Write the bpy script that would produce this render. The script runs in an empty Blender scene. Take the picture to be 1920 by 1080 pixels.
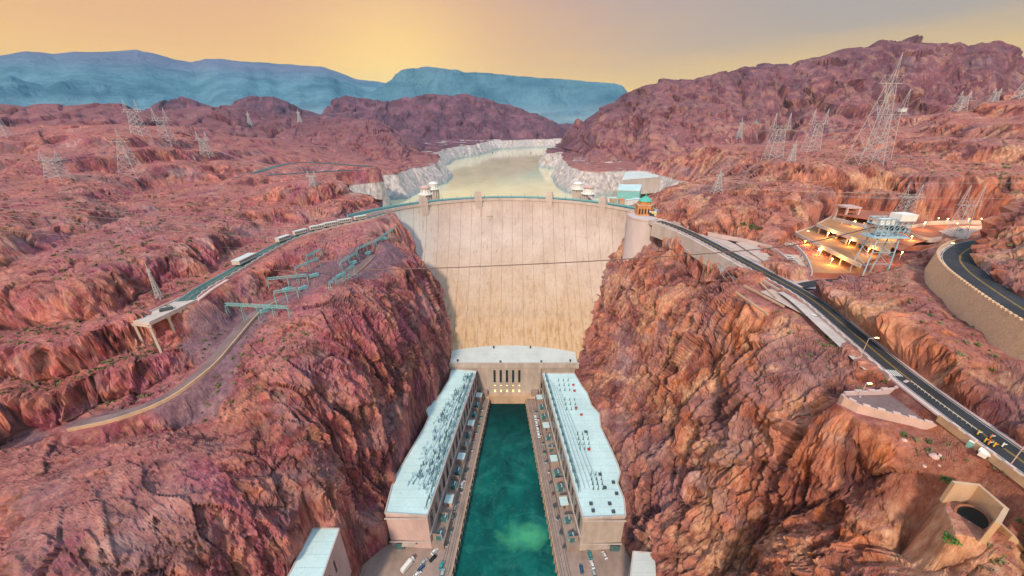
import bpy, bmesh, math, random
import numpy as np
from mathutils import Vector, Matrix

# ------------------------------------------------------------------ camera, sky, sun, exposure
C = bpy.context.scene
CAM_Z = 271.0
PITCH = 24.0
FPX = 700.0                      # focal length in photo pixels (1920 wide)
cam_d = bpy.data.cameras.new('camera'); cam = bpy.data.objects.new('camera', cam_d)
C.collection.objects.link(cam); C.camera = cam
cam.location = (0, 0, CAM_Z); cam.rotation_euler = (math.radians(90 - PITCH), 0, 0)
cam_d.sensor_width = 36.0; cam_d.lens = 36.0 * FPX / 1920.0
cam_d.clip_start = 1.0; cam_d.clip_end = 60000.0

SUN_AZ, SUN_EL = -163.0, 38.0    # degrees from +y towards +x, elevation
w = bpy.data.worlds.new("World"); C.world = w; w.use_nodes = True
def build_world():
    nt = w.node_tree; nt.nodes.clear(); N = nt.nodes.new; L = nt.links.new
    out = N('ShaderNodeOutputWorld'); bg = N('ShaderNodeBackground'); L(bg.outputs[0], out.inputs[0])
    bg2 = N('ShaderNodeBackground'); add = N('ShaderNodeAddShader')
    sky = N('ShaderNodeTexSky'); sky.sky_type = 'NISHITA'; sky.sun_disc = False
    sky.sun_elevation = math.radians(SUN_EL); sky.sun_rotation = math.radians(SUN_AZ)
    L(sky.outputs[0], bg2.inputs[0]); bg2.inputs[1].default_value = 0.004
    tc = N('ShaderNodeTexCoord'); sp = N('ShaderNodeSeparateXYZ'); L(tc.outputs['Generated'], sp.inputs[0])
    # sunset glow: warm near the horizon ahead, greyer to the right, pale blue overhead
    ns = N('ShaderNodeTexNoise'); ns.inputs['Scale'].default_value = 2.2; ns.inputs['Detail'].default_value = 4
    mp = N('ShaderNodeMapping'); mp.inputs['Scale'].default_value = (1, 1, 7); L(tc.outputs['Generated'], mp.inputs[0]); L(mp.outputs[0], ns.inputs['Vector'])
    m1 = N('ShaderNodeMath'); m1.operation = 'MULTIPLY_ADD'; L(ns.outputs[0], m1.inputs[0]); m1.inputs[1].default_value = 0.075; L(sp.outputs['Z'], m1.inputs[2])
    def ramp(stops):
        r = N('ShaderNodeValToRGB'); e = r.color_ramp.elements
        e[0].position = stops[0][0]; e[0].color = (*stops[0][1], 1); e[1].position = stops[1][0]; e[1].color = (*stops[1][1], 1)
        for p, c in stops[2:]:
            q = e.new(p); q.color = (*c, 1)
        L(m1.outputs[0], r.inputs[0]); return r
    up = [(0.42, (.42, .48, .56)), (0.7, (.46, .60, .74)), (1.0, (.50, .68, .84))]
    rl = ramp([(0.02, (1.12, .58, .0)), (0.10, (1.0, .50, .02)), (0.17, (.82, .40, .08)), (0.27, (.60, .30, .15))] + up)
    rr = ramp([(0.02, (1.0, .48, .0)), (0.11, (.82, .43, .03)), (0.19, (.38, .27, .19)), (0.27, (.28, .245, .25))] + up)
    az = N('ShaderNodeMapRange'); az.interpolation_type = 'SMOOTHSTEP'; L(sp.outputs['X'], az.inputs[0])
    az.inputs[1].default_value = -0.35; az.inputs[2].default_value = 0.75
    mx = N('ShaderNodeMix'); mx.data_type = 'RGBA'; L(az.outputs[0], mx.inputs[0]); L(rl.outputs[0], mx.inputs[6]); L(rr.outputs[0], mx.inputs[7])
    # bright yellow spot where the sun has gone down behind the ridge
    dt = N('ShaderNodeVectorMath'); dt.operation = 'DOT_PRODUCT'; L(tc.outputs['Generated'], dt.inputs[0])
    gx = math.radians(-15); dt.inputs[1].default_value = (math.sin(gx) * .99, math.cos(gx) * .99, .05)
    cl = N('ShaderNodeMath'); cl.operation = 'MAXIMUM'; L(dt.outputs['Value'], cl.inputs[0]); cl.inputs[1].default_value = 0
    pw = N('ShaderNodeMath'); pw.operation = 'POWER'; L(cl.outputs[0], pw.inputs[0]); pw.inputs[1].default_value = 60
    gm = N('ShaderNodeMath'); gm.operation = 'MULTIPLY'; L(pw.outputs[0], gm.inputs[0]); gm.inputs[1].default_value = .75; gm.use_clamp = True
    m2 = N('ShaderNodeMix'); m2.data_type = 'RGBA'; L(gm.outputs[0], m2.inputs[0]); L(mx.outputs[2], m2.inputs[6]); m2.inputs[7].default_value = (1.2, .85, .16, 1)
    L(m2.outputs[2], bg.inputs[0]); bg.inputs[1].default_value = 1.0
    L(bg.outputs[0], add.inputs[0]); L(bg2.outputs[0], add.inputs[1]); L(add.outputs[0], out.inputs[0])
build_world()
sd = bpy.data.lights.new('sun', 'SUN'); sun = bpy.data.objects.new('sun', sd); C.collection.objects.link(sun)
sd.energy = 2.6; sd.angle = math.radians(5); sd.color = (1.0, .80, .58)
sx, sy, sz = math.sin(math.radians(SUN_AZ)) * math.cos(math.radians(SUN_EL)), math.cos(math.radians(SUN_AZ)) * math.cos(math.radians(SUN_EL)), math.sin(math.radians(SUN_EL))
sun.rotation_euler = Vector((sx, sy, sz)).to_track_quat('Z', 'Y').to_euler()
C.view_settings.view_transform = 'Standard'; C.view_settings.look = 'None'
C.view_settings.exposure = 0.5; C.view_settings.gamma = 1.0
C.cycles.volume_bounces = 0; C.cycles.max_bounces = 5

# ------------------------------------------------------------------ photo pixel -> world helpers
cT, sT = math.cos(math.radians(PITCH)), math.sin(math.radians(PITCH))
def ray(px, py):
    u = (px - 960) / FPX; v = (540 - py) / FPX
    return (u, cT + v * sT, -sT + v * cT)
def Z(px, py, z):                # the world point seen at a photo pixel, at height z
    d = ray(px, py); t = (z - CAM_Z) / d[2]
    return (d[0] * t, d[1] * t, z)
def R(px, py, y):                # the world point seen at a photo pixel, at forward distance y
    d = ray(px, py); t = y / d[1]
    return (d[0] * t, y, CAM_Z + d[2] * t)
def lerp(a, b, t): return a + (b - a) * t
def sst(e0, e1, x):
    t = np.clip((x - e0) / (e1 - e0), 0, 1); return t * t * (3 - 2 * t)

# ------------------------------------------------------------------ numpy noise
def _h(ix, iy, iz, seed):
    n = (ix.astype(np.int64) * 73856093) ^ (iy.astype(np.int64) * 19349663) ^ (iz.astype(np.int64) * 83492791) ^ (seed * 2654435)
    n = (n ^ (n >> 13)) * 1274126177 & 0x7fffffff
    n = (n ^ (n >> 16)) * 1103515245 & 0x7fffffff
    return ((n >> 7) & 0xffff) / 65535.0
def vnoise(x, y, z, seed=0):
    ix, iy, iz = np.floor(x), np.floor(y), np.floor(z)
    fx, fy, fz = x - ix, y - iy, z - iz
    fx = fx * fx * (3 - 2 * fx); fy = fy * fy * (3 - 2 * fy); fz = fz * fz * (3 - 2 * fz)
    r = 0
    for a in (0, 1):
        wa = fx if a else 1 - fx
        for b in (0, 1):
            wb = fy if b else 1 - fy
            for c in (0, 1):
                wc = fz if c else 1 - fz
                r = r + _h(ix + a, iy + b, iz + c, seed) * wa * wb * wc
    return r * 2 - 1
def fbm(x, y, z, octs=4, seed=0, gain=.5, ridge=False):
    r = 0; a = 1; tot = 0
    for o in range(octs):
        n = vnoise(x, y, z, seed + o * 7)
        if ridge: n = 1 - 2 * np.abs(n)
        r = r + n * a; tot += a; a *= gain
        x, y, z = x * 2.03 + 11.3, y * 2.03 + 5.1, z * 2.03 + 7.7
    return r / tot
def facet(x, y, z, seed=0, tilt=1.0):
    """broken-rock noise: every cell is a tilted plane, so borders become ledges and cracks"""
    ix, iy, iz = np.floor(x), np.floor(y), np.floor(z)
    best = np.full(x.shape, 9e9); val = np.zeros(x.shape); second = np.full(x.shape, 9e9)
    for a in (-1, 0, 1):
        for b in (-1, 0, 1):
            for c in (-1, 0, 1):
                cx, cy, cz = ix + a, iy + b, iz + c
                h1 = _h(cx, cy, cz, seed); h2 = _h(cx, cy, cz, seed + 1); h3 = _h(cx, cy, cz, seed + 2); h4 = _h(cx, cy, cz, seed + 3)
                dx, dy, dz = x - cx - h1, y - cy - h2, z - cz - h3
                d = dx * dx + dy * dy + dz * dz
                v = (h4 - .5) * 1.2 + ((h2 - .5) * dx + (h3 - .5) * dy + (h1 - .5) * dz) * tilt * 2
                m = d < best
                second = np.where(m, best, np.minimum(second, d)); best = np.where(m, d, best); val = np.where(m, v, val)
    edge = np.sqrt(second) - np.sqrt(best)
    return val, edge
def poly_sd(x, y, poly):
    """signed distance to a closed polygon, negative inside"""
    d = np.full(x.shape, 1e18); ins = np.zeros(x.shape, bool); n = len(poly)
    for i in range(n):
        ax, ay = poly[i][0], poly[i][1]; bx_, by_ = poly[(i + 1) % n][0], poly[(i + 1) % n][1]
        ex, ey = bx_ - ax, by_ - ay; wx, wy = x - ax, y - ay
        t = np.clip((wx * ex + wy * ey) / (ex * ex + ey * ey), 0, 1)
        d = np.minimum(d, (wx - ex * t) ** 2 + (wy - ey * t) ** 2)
        cnd = ((ay > y) != (by_ > y)) & (x < ex * (y - ay) / (ey if ey else 1e-9) + ax)
        ins ^= cnd
    d = np.sqrt(d); return np.where(ins, -d, d)
def line_near(x, y, pts):
    """distance to a polyline and the height of its nearest point"""
    d = np.full(x.shape, 1e18); zz = np.zeros(x.shape)
    for i in range(len(pts) - 1):
        a, b = pts[i], pts[i + 1]
        ex, ey = b[0] - a[0], b[1] - a[1]; wx, wy = x - a[0], y - a[1]
        t = np.clip((wx * ex + wy * ey) / (ex * ex + ey * ey + 1e-9), 0, 1)
        q = (wx - ex * t) ** 2 + (wy - ey * t) ** 2; m = q < d
        d = np.where(m, q, d); zz = np.where(m, a[2] + (b[2] - a[2]) * t, zz)
    return np.sqrt(d), zz
def smooth_line(pts, step=4.0):
    """Catmull-Rom through points"""
    P = [Vector(p) for p in pts]; P = [P[0] * 2 - P[1]] + P + [P[-1] * 2 - P[-2]]; out = []
    for i in range(1, len(P) - 2):
        n = max(2, int((P[i + 1] - P[i]).length / step))
        for k in range(n):
            t = k / n; t2 = t * t; t3 = t2 * t
            out.append(.5 * (2 * P[i] + (P[i + 1] - P[i - 1]) * t + (2 * P[i - 1] - 5 * P[i] + 4 * P[i + 1] - P[i + 2]) * t2 + (3 * P[i] - P[i - 1] - 3 * P[i + 1] + P[i + 2]) * t3))
    out.append(P[-2]); return [tuple(p) for p in out]

# ------------------------------------------------------------------ the dam's downstream face
DCX = -3.0
def dam_y(x, z):
    t = max((180 - z) / 134.0, 0.0); yc = 486 - 133 * t ** 1.5; rr = 172 + 20 * t
    return yc - rr + math.sqrt(max(rr * rr - (x - DCX) ** 2, 0.0))

# ------------------------------------------------------------------ lines and outlines shared by ground and objects
ROAD_W = 9.5
main_road = smooth_line([Z(1225, 412, 180.3), Z(1262, 424, 180.6), Z(1310, 445, 181), Z(1380, 482, 181.5), Z(1450, 520, 182), Z(1520, 560, 182), Z(1600, 625, 182),
                         Z(1690, 700, 182), Z(1790, 775, 182), Z(1885, 843, 182), Z(2000, 925, 182), Z(2200, 1075, 182)])
side_road = smooth_line([Z(1500, 538, 182), Z(1545, 530, 182), Z(1600, 527, 182), Z(1680, 520, 183)])
hairpin = smooth_line([Z(2110, 680, 206), Z(1990, 622, 206), Z(1925, 584, 206), Z(1865, 545, 206), Z(1815, 508, 206), Z(1800, 482, 206), Z(1825, 463, 206), Z(1880, 453, 206), Z(1960, 450, 206)])
left_road = smooth_line([Z(725, 400, 180.3), Z(690, 410, 180), Z(630, 423, 178.5), Z(560, 442, 176), Z(500, 470, 173), Z(440, 506, 170), Z(380, 540, 168), Z(345, 565, 167)])
viaduct = smooth_line([Z(345, 565, 167), Z(315, 582, 166.5), Z(262, 605, 166)])
low_road = smooth_line([Z(700, 478, 158), Z(650, 520, 156), Z(585, 548, 153), Z(520, 562, 151), Z(475, 590, 149), Z(430, 640, 145), Z(385, 690, 140), Z(310, 745, 134), Z(225, 778, 131), Z(140, 797, 129)])
far_road_left = smooth_line([Z(440, 333, 200), Z(520, 327, 200), Z(600, 322, 200), Z(690, 318, 199)])
far_road_left2 = smooth_line([Z(470, 325, 203), Z(560, 305, 204), Z(700, 312, 203)])
garage_pad = [Z(1452, 472, 182), Z(1530, 520, 181), Z(1690, 530, 180), Z(1900, 470, 185), Z(1960, 420, 190), Z(1720, 408, 192), Z(1570, 402, 190)]
lot_pad = [Z(1400, 535, 180), Z(1462, 530, 180), Z(1600, 650, 180), Z(1560, 640, 179), Z(1490, 590, 178), Z(1400, 570, 178)]
plaza_pad = [Z(1700, 728, 178), Z(1590, 735, 177), Z(1570, 755, 176), Z(1620, 790, 176), Z(1760, 825, 176), Z(1830, 845, 177), Z(1840, 822, 178)]
portal_pad = [Z(1785, 912, 171), Z(1832, 917, 171), Z(1882, 960, 171), Z(1867, 992, 170), Z(1840, 1010, 169), Z(1795, 1000, 169), Z(1775, 950, 170)]
spoil_left = [Z(*p) for p in [(330, 650, 147), (420, 600, 150), (500, 565, 152), (600, 515, 156), (720, 448, 166), (768, 465, 157), (700, 520, 152), (610, 565, 149), (520, 600, 147), (465, 650, 142), (440, 720, 134), (405, 780, 123), (250, 800, 124), (140, 812, 124), (20, 830, 128), (0, 770, 138), (150, 786, 129), (320, 728, 136), (390, 678, 141)]]
soil_right = [Z(*p) for p in [(1690, 800, 173), (1830, 845, 178), (1930, 895, 179), (1960, 990, 177), (1925, 1040, 175), (1880, 955, 176), (1835, 908, 176), (1785, 904, 174), (1730, 900, 171), (1670, 850, 170)]]
outlet_left = [Z(587, 990, 62)[:2], Z(636, 991, 62)[:2], Z(598, 1100, 62)[:2], Z(530, 1100, 62)[:2]]
# canyon floor: powerhouse wings, quays, yards and river
floor_poly = [(-30, -60), (-30, 40), (-45, 95), (-100, 118), (-98, 150), (-84, 164), (-82, 190), (-80, 215), (-77, 248), (-70, 262), (-66, 300), (-64, 320), (-66, 345), (-75, 400),
              (75, 400), (70, 345), (65, 320), (67, 290), (72, 262), (75, 235), (79, 200), (76, 162), (80, 140), (78, 110), (50, 80), (40, 40), (40, -60)]
lake_poly = [(-230, 440), (-228, 600), Z(700, 380, 135)[:2], Z(768, 372, 135)[:2], Z(800, 356, 135)[:2], Z(842, 344, 135)[:2], Z(850, 330, 135)[:2], Z(838, 322, 135)[:2], Z(832, 312, 135)[:2], Z(860, 299, 135)[:2], Z(900, 291, 135)[:2],
             Z(935, 281, 135)[:2], Z(1000, 277, 135)[:2], Z(1045, 276, 135)[:2], Z(1030, 292, 135)[:2], Z(1008, 306, 135)[:2], Z(1008, 315, 135)[:2], Z(1040, 318, 135)[:2], Z(1035, 335, 135)[:2], Z(1044, 352, 135)[:2], Z(1060, 362, 135)[:2],
             Z(1115, 372, 135)[:2], Z(1185, 366, 135)[:2], (270, 620), (190, 470), (140, 430), (0, 470), (-140, 430)]

# ------------------------------------------------------------------ ground control points (x, y, height)
CP = []
def z_(px, py, z): CP.append(Z(px, py, z))
def y_(px, py, y): CP.append(R(px, py, y))
# left side, near to far
for a in [(-250, 1250, 60), (0, 1250, 80), (300, 1250, 60), (560, 1150, 30), (0, 1080, 118), (150, 1080, 112), (300, 1080, 98), (450, 1050, 82), (520, 1000, 78), (100, 960, 124), (250, 940, 120), (400, 940, 110), (520, 900, 96), (620, 900, 74),
          (60, 870, 127), (200, 860, 125), (330, 850, 124), (450, 850, 118), (560, 830, 112), (640, 800, 103), (700, 850, 68), (700, 930, 38), (660, 960, 37), (740, 800, 60), (0, 800, 134),
          (60, 760, 140), (100, 700, 150), (230, 700, 145), (0, 640, 166), (120, 655, 162), (240, 655, 154), (290, 650, 149), (0, 560, 182), (120, 560, 180), (230, 570, 175), (-300, 600, 190), (-300, 900, 145),
          (400, 740, 131), (400, 790, 120), (480, 790, 124), (560, 770, 124), (420, 700, 138), (500, 690, 143), (480, 640, 145), (560, 620, 149), (640, 600, 149), (600, 700, 133), (680, 700, 116), (740, 700, 98), (770, 620, 108), (700, 620, 136),
          (800, 560, 112), (830, 610, 76), (835, 660, 50), (800, 700, 62), (720, 560, 143), (760, 490, 150), (800, 500, 132), (720, 460, 164), (640, 500, 160), (560, 500, 166), (600, 450, 173), (650, 440, 174), (430, 560, 158), (360, 620, 152), (500, 530, 160), (400, 580, 156),
          (0, 450, 203), (-300, 420, 212), (120, 420, 202), (120, 500, 193), (250, 480, 188), (60, 520, 187), (330, 470, 186), (280, 540, 175), (380, 480, 184), (330, 430, 191), (450, 440, 184), (450, 400, 188), (560, 420, 182), (250, 400, 198), (170, 340, 210), (60, 340, 216),
          (0, 300, 226), (-200, 280, 236), (100, 300, 222), (230, 330, 207), (300, 320, 210), (390, 310, 212), (470, 350, 196), (400, 370, 200), (350, 380, 200), (550, 400, 184), (560, 352, 204), (620, 340, 206), (660, 345, 200), (690, 375, 186), (640, 400, 182), (700, 395, 181),
          (540, 325, 201), (640, 320, 198), (690, 330, 188), (740, 312, 186)]: z_(*a)
for a in [(0, 240, 560), (130, 235, 620), (200, 245, 600), (-200, 220, 600), (300, 262, 620), (60, 262, 520), (200, 275, 520), (400, 290, 640), (500, 300, 700), (350, 240, 900), (500, 250, 950), (600, 290, 900), (700, 290, 1000), (100, 215, 1000), (-150, 205, 1000), (300, 220, 1200), (600, 240, 1300)]: y_(*a)
# right side, near to far
for a in [(1350, 1200, 30), (1600, 1200, 95), (1900, 1200, 140), (1200, 1000, 18), (1300, 1000, 72), (1400, 1060, 96), (1500, 1000, 125), (1600, 1060, 132), (1700, 1000, 157), (1900, 1010, 173), (1850, 1060, 165), (2100, 1000, 178), (1925, 900, 179), (1850, 880, 178), (1870, 925, 176.5), (1900, 960, 176), (1800, 880, 176.5), (1700, 880, 170), (1760, 830, 175.5), (1640, 800, 168),
          (1740, 950, 165), (1820, 965, 170), (1500, 880, 144), (1590, 930, 148), (1600, 850, 160), (1400, 900, 115), (1300, 850, 88), (1230, 880, 50), (1400, 780, 140), (1500, 760, 160), (1570, 730, 171), (1250, 750, 82), (1180, 800, 48), (1150, 720, 56), (1200, 680, 78), (1300, 720, 118), (1320, 640, 143), (1400, 680, 156), (1450, 640, 166), (1530, 680, 172), (1600, 700, 175),
          (1230, 620, 104), (1160, 620, 76), (1130, 560, 92), (1180, 560, 112), (1150, 500, 120), (1200, 520, 133), (1250, 540, 142), (1290, 500, 155), (1250, 480, 150), (1215, 475, 148), (1350, 540, 167), (1330, 580, 156), (1390, 590, 168), (1320, 490, 163), (1400, 560, 176),
          (1700, 600, 197), (1620, 560, 191), (1570, 560, 186), (1620, 600, 189), (1750, 640, 197), (1700, 670, 190), (1740, 700, 189), (1800, 640, 195), (1850, 720, 190), (1850, 660, 194), (1900, 690, 193), (1900, 780, 187), (2100, 800, 190), (2000, 690, 194), (1740, 560, 198), (1720, 520, 196), (1650, 530, 191), (1745, 490, 195), (1720, 470, 188), (1765, 464, 191), (1800, 470, 196), (1700, 500, 194),
          (1960, 545, 209), (2100, 575, 211), (2000, 440, 224), (1900, 520, 210), (1856, 483, 209), (1885, 420, 222), (1920, 385, 231), (1900, 470, 216),
          (1300, 435, 183), (1350, 430, 185), (1400, 440, 185), (1440, 470, 183), (1420, 425, 192), (1480, 420, 196), (1500, 400, 201), (1400, 400, 200), (1300, 400, 196), (1250, 385, 192), (1260, 350, 200), (1230, 340, 190),
          (1500, 360, 212), (1600, 380, 204), (1700, 385, 205), (1850, 395, 204), (1700, 350, 216), (1850, 345, 220), (1340, 360, 205), (1400, 345, 214), (1320, 320, 212), (1260, 320, 207), (1450, 300, 226), (1380, 300, 222), (1560, 310, 232), (1650, 300, 236), (1750, 300, 240), (1850, 290, 246), (1800, 330, 226), (2050, 300, 250), (2050, 400, 215)]: z_(*a)
for a in [(1350, 278, 800), (1300, 290, 800), (1340, 265, 640), (1500, 265, 760), (1620, 240, 720), (1700, 235, 700), (1800, 205, 680), (1860, 190, 640), (1920, 175, 600), (2050, 130, 600), (1920, 230, 450), (1850, 240, 480), (1700, 270, 520), (2100, 220, 420),
          (1850, 150, 950), (1950, 110, 950), (1750, 200, 900), (1200, 320, 900), (1150, 330, 1000), (1100, 320, 1100), (1250, 300, 1100), (1300, 260, 1200)]: y_(*a)
# canyon cross-section at the dam, meeting its face along the outline in the photo
for px, py, h in [(690, 402, 176), (720, 409, 173.1), (760, 434, 154.8), (800, 461, 135.4), (823, 500, 112.5), (838, 545, 90.2), (846, 600, 66.3), (852, 655, 46),
                  (1180, 432, 160.3), (1161, 452, 146.9), (1126, 480, 126.6), (1110, 530, 100.3), (1100, 580, 77.3), (1085, 640, 52.6), (1075, 660, 45)]:
    s = 1 if px > 960 else -1; px += s * (9 if h < 100 else 14); p = Z(px, py, h); p = (p[0], p[1], p[2] - 3); CP.append(p)
    CP.append((p[0] - s * 1.5, p[1] + 30, p[2] - 6)); CP.append((p[0] + s * 4, p[1] - 16, p[2] - 1))
CP += [(142, 352, 148), (134, 362, 140), (128, 345, 138), (138, 335, 146), (150, 372, 165), (-150, 440, 178), (-175, 460, 180), (145, 450, 178), (175, 470, 182), (-190, 520, 182), (200, 560, 186)]
# the gully behind the foreground ledge on the left
for px, py, h in [(40, 850, 127), (110, 822, 127), (200, 812, 126), (270, 812, 125), (340, 818, 124), (410, 828, 121)]:
    a = Z(px, py, h); CP.append(a); CP.append((a[0] * 1.035, a[1] * 1.035, h - 9)); CP.append((a[0] * 1.08, a[1] * 1.08, h - 4))
for px, py, h in [(480, 790, 124), (520, 782, 124), (560, 775, 124)]:
    a = Z(px, py, h); CP.append((a[0] * .98, a[1] * .97, h - 11)); CP.append((a[0] * .94, a[1] * .93, h - 12))
# under / behind the camera
CP += [(-160, -40, 130), (160, -40, 130), (-260, 0, 170), (260, 0, 186), (0, 0, 0), (0, -60, 0), (-300, 80, 180), (230, 60, 196), (0, 100, 0), (0, 200, 0), (0, 300, 0), (0, 350, 20), (-60, 100, 20), (60, 100, 20)]
CP = np.array(CP)

# far ridges: photo outline, distance, depth of the front slope, foot height, crest roughness, steepness exponent
RIDGES = [
    dict(d=9000, w=5500, foot=190, rough=60, p=1.7, pts=[(-300, 120), (0, 104), (25, 101), (50, 97), (100, 101), (140, 96), (215, 96), (255, 94), (285, 100), (330, 112), (360, 116), (385, 110), (410, 111), (450, 116), (520, 120), (560, 122), (610, 126), (640, 138), (665, 148), (700, 153), (725, 156), (790, 165), (1000, 200), (1400, 200), (2300, 150)]),
    dict(d=6800, w=1200, foot=300, rough=60, p=1.2, pts=[(-300, 160), (0, 148), (18, 140), (45, 152), (80, 158), (130, 150), (180, 152), (230, 168), (340, 190), (500, 205), (600, 200)]),
    dict(d=5600, w=1100, foot=190, rough=25, p=.62, pts=[(640, 215), (690, 175), (722, 160), (738, 148), (752, 131), (775, 128), (800, 125), (845, 130), (870, 134), (950, 140), (1000, 145), (1080, 151), (1150, 156), (1163, 160), (1175, 174), (1200, 200), (1300, 240)]),
    dict(d=4600, w=900, foot=120, rough=30, p=1.2, pts=[(960, 260), (1020, 210), (1060, 205), (1100, 208), (1150, 205), (1200, 215), (1300, 240)]),
    dict(d=2980, w=520, foot=150, rough=10, p=.8, pts=[(230, 230), (275, 206), (300, 190), (340, 184), (370, 190), (400, 204), (430, 200), (450, 186), (475, 180), (515, 181), (540, 190), (565, 207), (600, 214), (618, 200), (630, 186), (648, 179), (665, 184), (700, 186), (760, 215), (800, 240)]),
    dict(d=2750, w=560, foot=140, rough=24, p=.85, pts=[(520, 240), (560, 222), (620, 212), (680, 207), (720, 192), (750, 186), (790, 177), (820, 176), (850, 178), (872, 175), (895, 183), (930, 191), (960, 198), (985, 207), (1010, 216), (1040, 229), (1058, 238), (1070, 262), (1090, 300)]),
    dict(d=[(-300, 1700), (500, 1650), (640, 1450), (760, 1300), (840, 1180)], w=520, foot=160, rough=14, p=.9, pts=[(-300, 205), (0, 197), (60, 199), (110, 197), (190, 194), (225, 197), (250, 206), (300, 210), (350, 204), (420, 198), (470, 206), (520, 213), (580, 222), (640, 219), (700, 226), (740, 244), (775, 262), (800, 280), (825, 296), (838, 320)]),
    dict(d=[(1040, 1500), (1100, 1500), (1300, 1450), (1600, 1750), (1960, 1900)], w=640, foot=150, rough=26, p=.75, pts=[(1030, 300), (1050, 262), (1075, 240), (1110, 214), (1150, 190), (1190, 168), (1215, 158), (1245, 149), (1290, 149), (1330, 142), (1395, 128), (1430, 127), (1470, 122), (1520, 112), (1560, 100), (1590, 93), (1625, 88), (1655, 74), (1700, 76), (1760, 80), (1800, 78), (1812, 90), (1850, 80), (1870, 76), (1895, 88), (1910, 104), (1990, 120), (2300, 140)]),
    dict(d=2600, w=700, foot=150, rough=14, p=1.0, pts=[(1200, 260), (1260, 160), (1330, 142), (1390, 128), (1430, 121), (1475, 119), (1530, 140), (1600, 200)]),
]

# ------------------------------------------------------------------ material helpers
class G:
    """small node-graph helper"""
    def __init__(s, name):
        s.m = bpy.data.materials.new(name); s.m.use_nodes = True; s.nt = s.m.node_tree
        s.b = s.nt.nodes['Principled BSDF']; s.tc = s.n('ShaderNodeTexCoord')
        s.obj = s.tc.outputs['Object']; s.b.inputs['Specular IOR Level'].default_value = .2
    def n(s, t, **k):
        q = s.nt.nodes.new(t)
        for a, v in k.items(): setattr(q, a, v)
        return q
    def l(s, a, b): s.nt.links.new(a, b)
    def put(s, sock, v):
        if isinstance(v, bpy.types.NodeSocket): s.l(v, sock)
        elif isinstance(v, (tuple, list)) and len(v) == 3 and sock.type == 'RGBA': sock.default_value = (*v, 1)
        else: sock.default_value = v
    def mapping(s, scale, src=None):
        q = s.n('ShaderNodeMapping'); q.inputs['Scale'].default_value = scale; s.l(src or s.obj, q.inputs[0]); return q.outputs[0]
    def noise(s, scale, detail=4, rough=.55, src=None, dist=0):
        q = s.n('ShaderNodeTexNoise'); q.inputs['Scale'].default_value = scale; q.inputs['Detail'].default_value = detail
        q.inputs['Roughness'].default_value = rough; q.inputs['Distortion'].default_value = dist; s.l(src or s.obj, q.inputs['Vector']); return q.outputs[0]
    def voro(s, scale, src=None, feature='F1', out='Distance'):
        q = s.n('ShaderNodeTexVoronoi', feature=feature); q.inputs['Scale'].default_value = scale; s.l(src or s.obj, q.inputs['Vector']); return q.outputs[out]
    def ramp(s, f, stops, interp='LINEAR'):
        r = s.n('ShaderNodeValToRGB'); r.color_ramp.interpolation = interp; e = r.color_ramp.elements
        f4 = lambda c: (*c, 1) if isinstance(c, (tuple, list)) else (c, c, c, 1)
        e[0].position = stops[0][0]; e[0].color = f4(stops[0][1]); e[1].position = stops[-1][0]; e[1].color = f4(stops[-1][1])
        for p, c in stops[1:-1]:
            q = e.new(p); q.color = f4(c)
        s.l(f, r.inputs[0]); return r.outputs[0]
    def rng(s, f, a, b, c=0, d=1):
        q = s.n('ShaderNodeMapRange'); s.l(f, q.inputs[0])
        for i, v in enumerate((a, b, c, d)): q.inputs[i + 1].default_value = v
        return q.outputs[0]
    def math(s, op, a, b=0, c=0):
        q = s.n('ShaderNodeMath', operation=op); s.put(q.inputs[0], a); s.put(q.inputs[1], b); s.put(q.inputs[2], c); return q.outputs[0]
    def mix(s, f, a, b, bt='MIX'):
        q = s.n('ShaderNodeMix', data_type='RGBA', blend_type=bt); s.put(q.inputs[0], f); s.put(q.inputs[6], a); s.put(q.inputs[7], b); return q.outputs[2]
    def xyz(s, src=None):
        q = s.n('ShaderNodeSeparateXYZ'); s.l(src or s.obj, q.inputs[0]); return q.outputs
    def color(s, v): s.put(s.b.inputs['Base Color'], v); return s
    def rough(s, v): s.put(s.b.inputs['Roughness'], v); return s
    def bump(s, h, strength=.5, dist=.5, prev=None):
        q = s.n('ShaderNodeBump'); q.inputs['Strength'].default_value = strength; q.inputs['Distance'].default_value = dist
        s.l(h, q.inputs['Height'])
        if prev: s.l(prev, q.inputs['Normal'])
        s.l(q.outputs[0], s.b.inputs['Normal']); return q.outputs[0]

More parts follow.
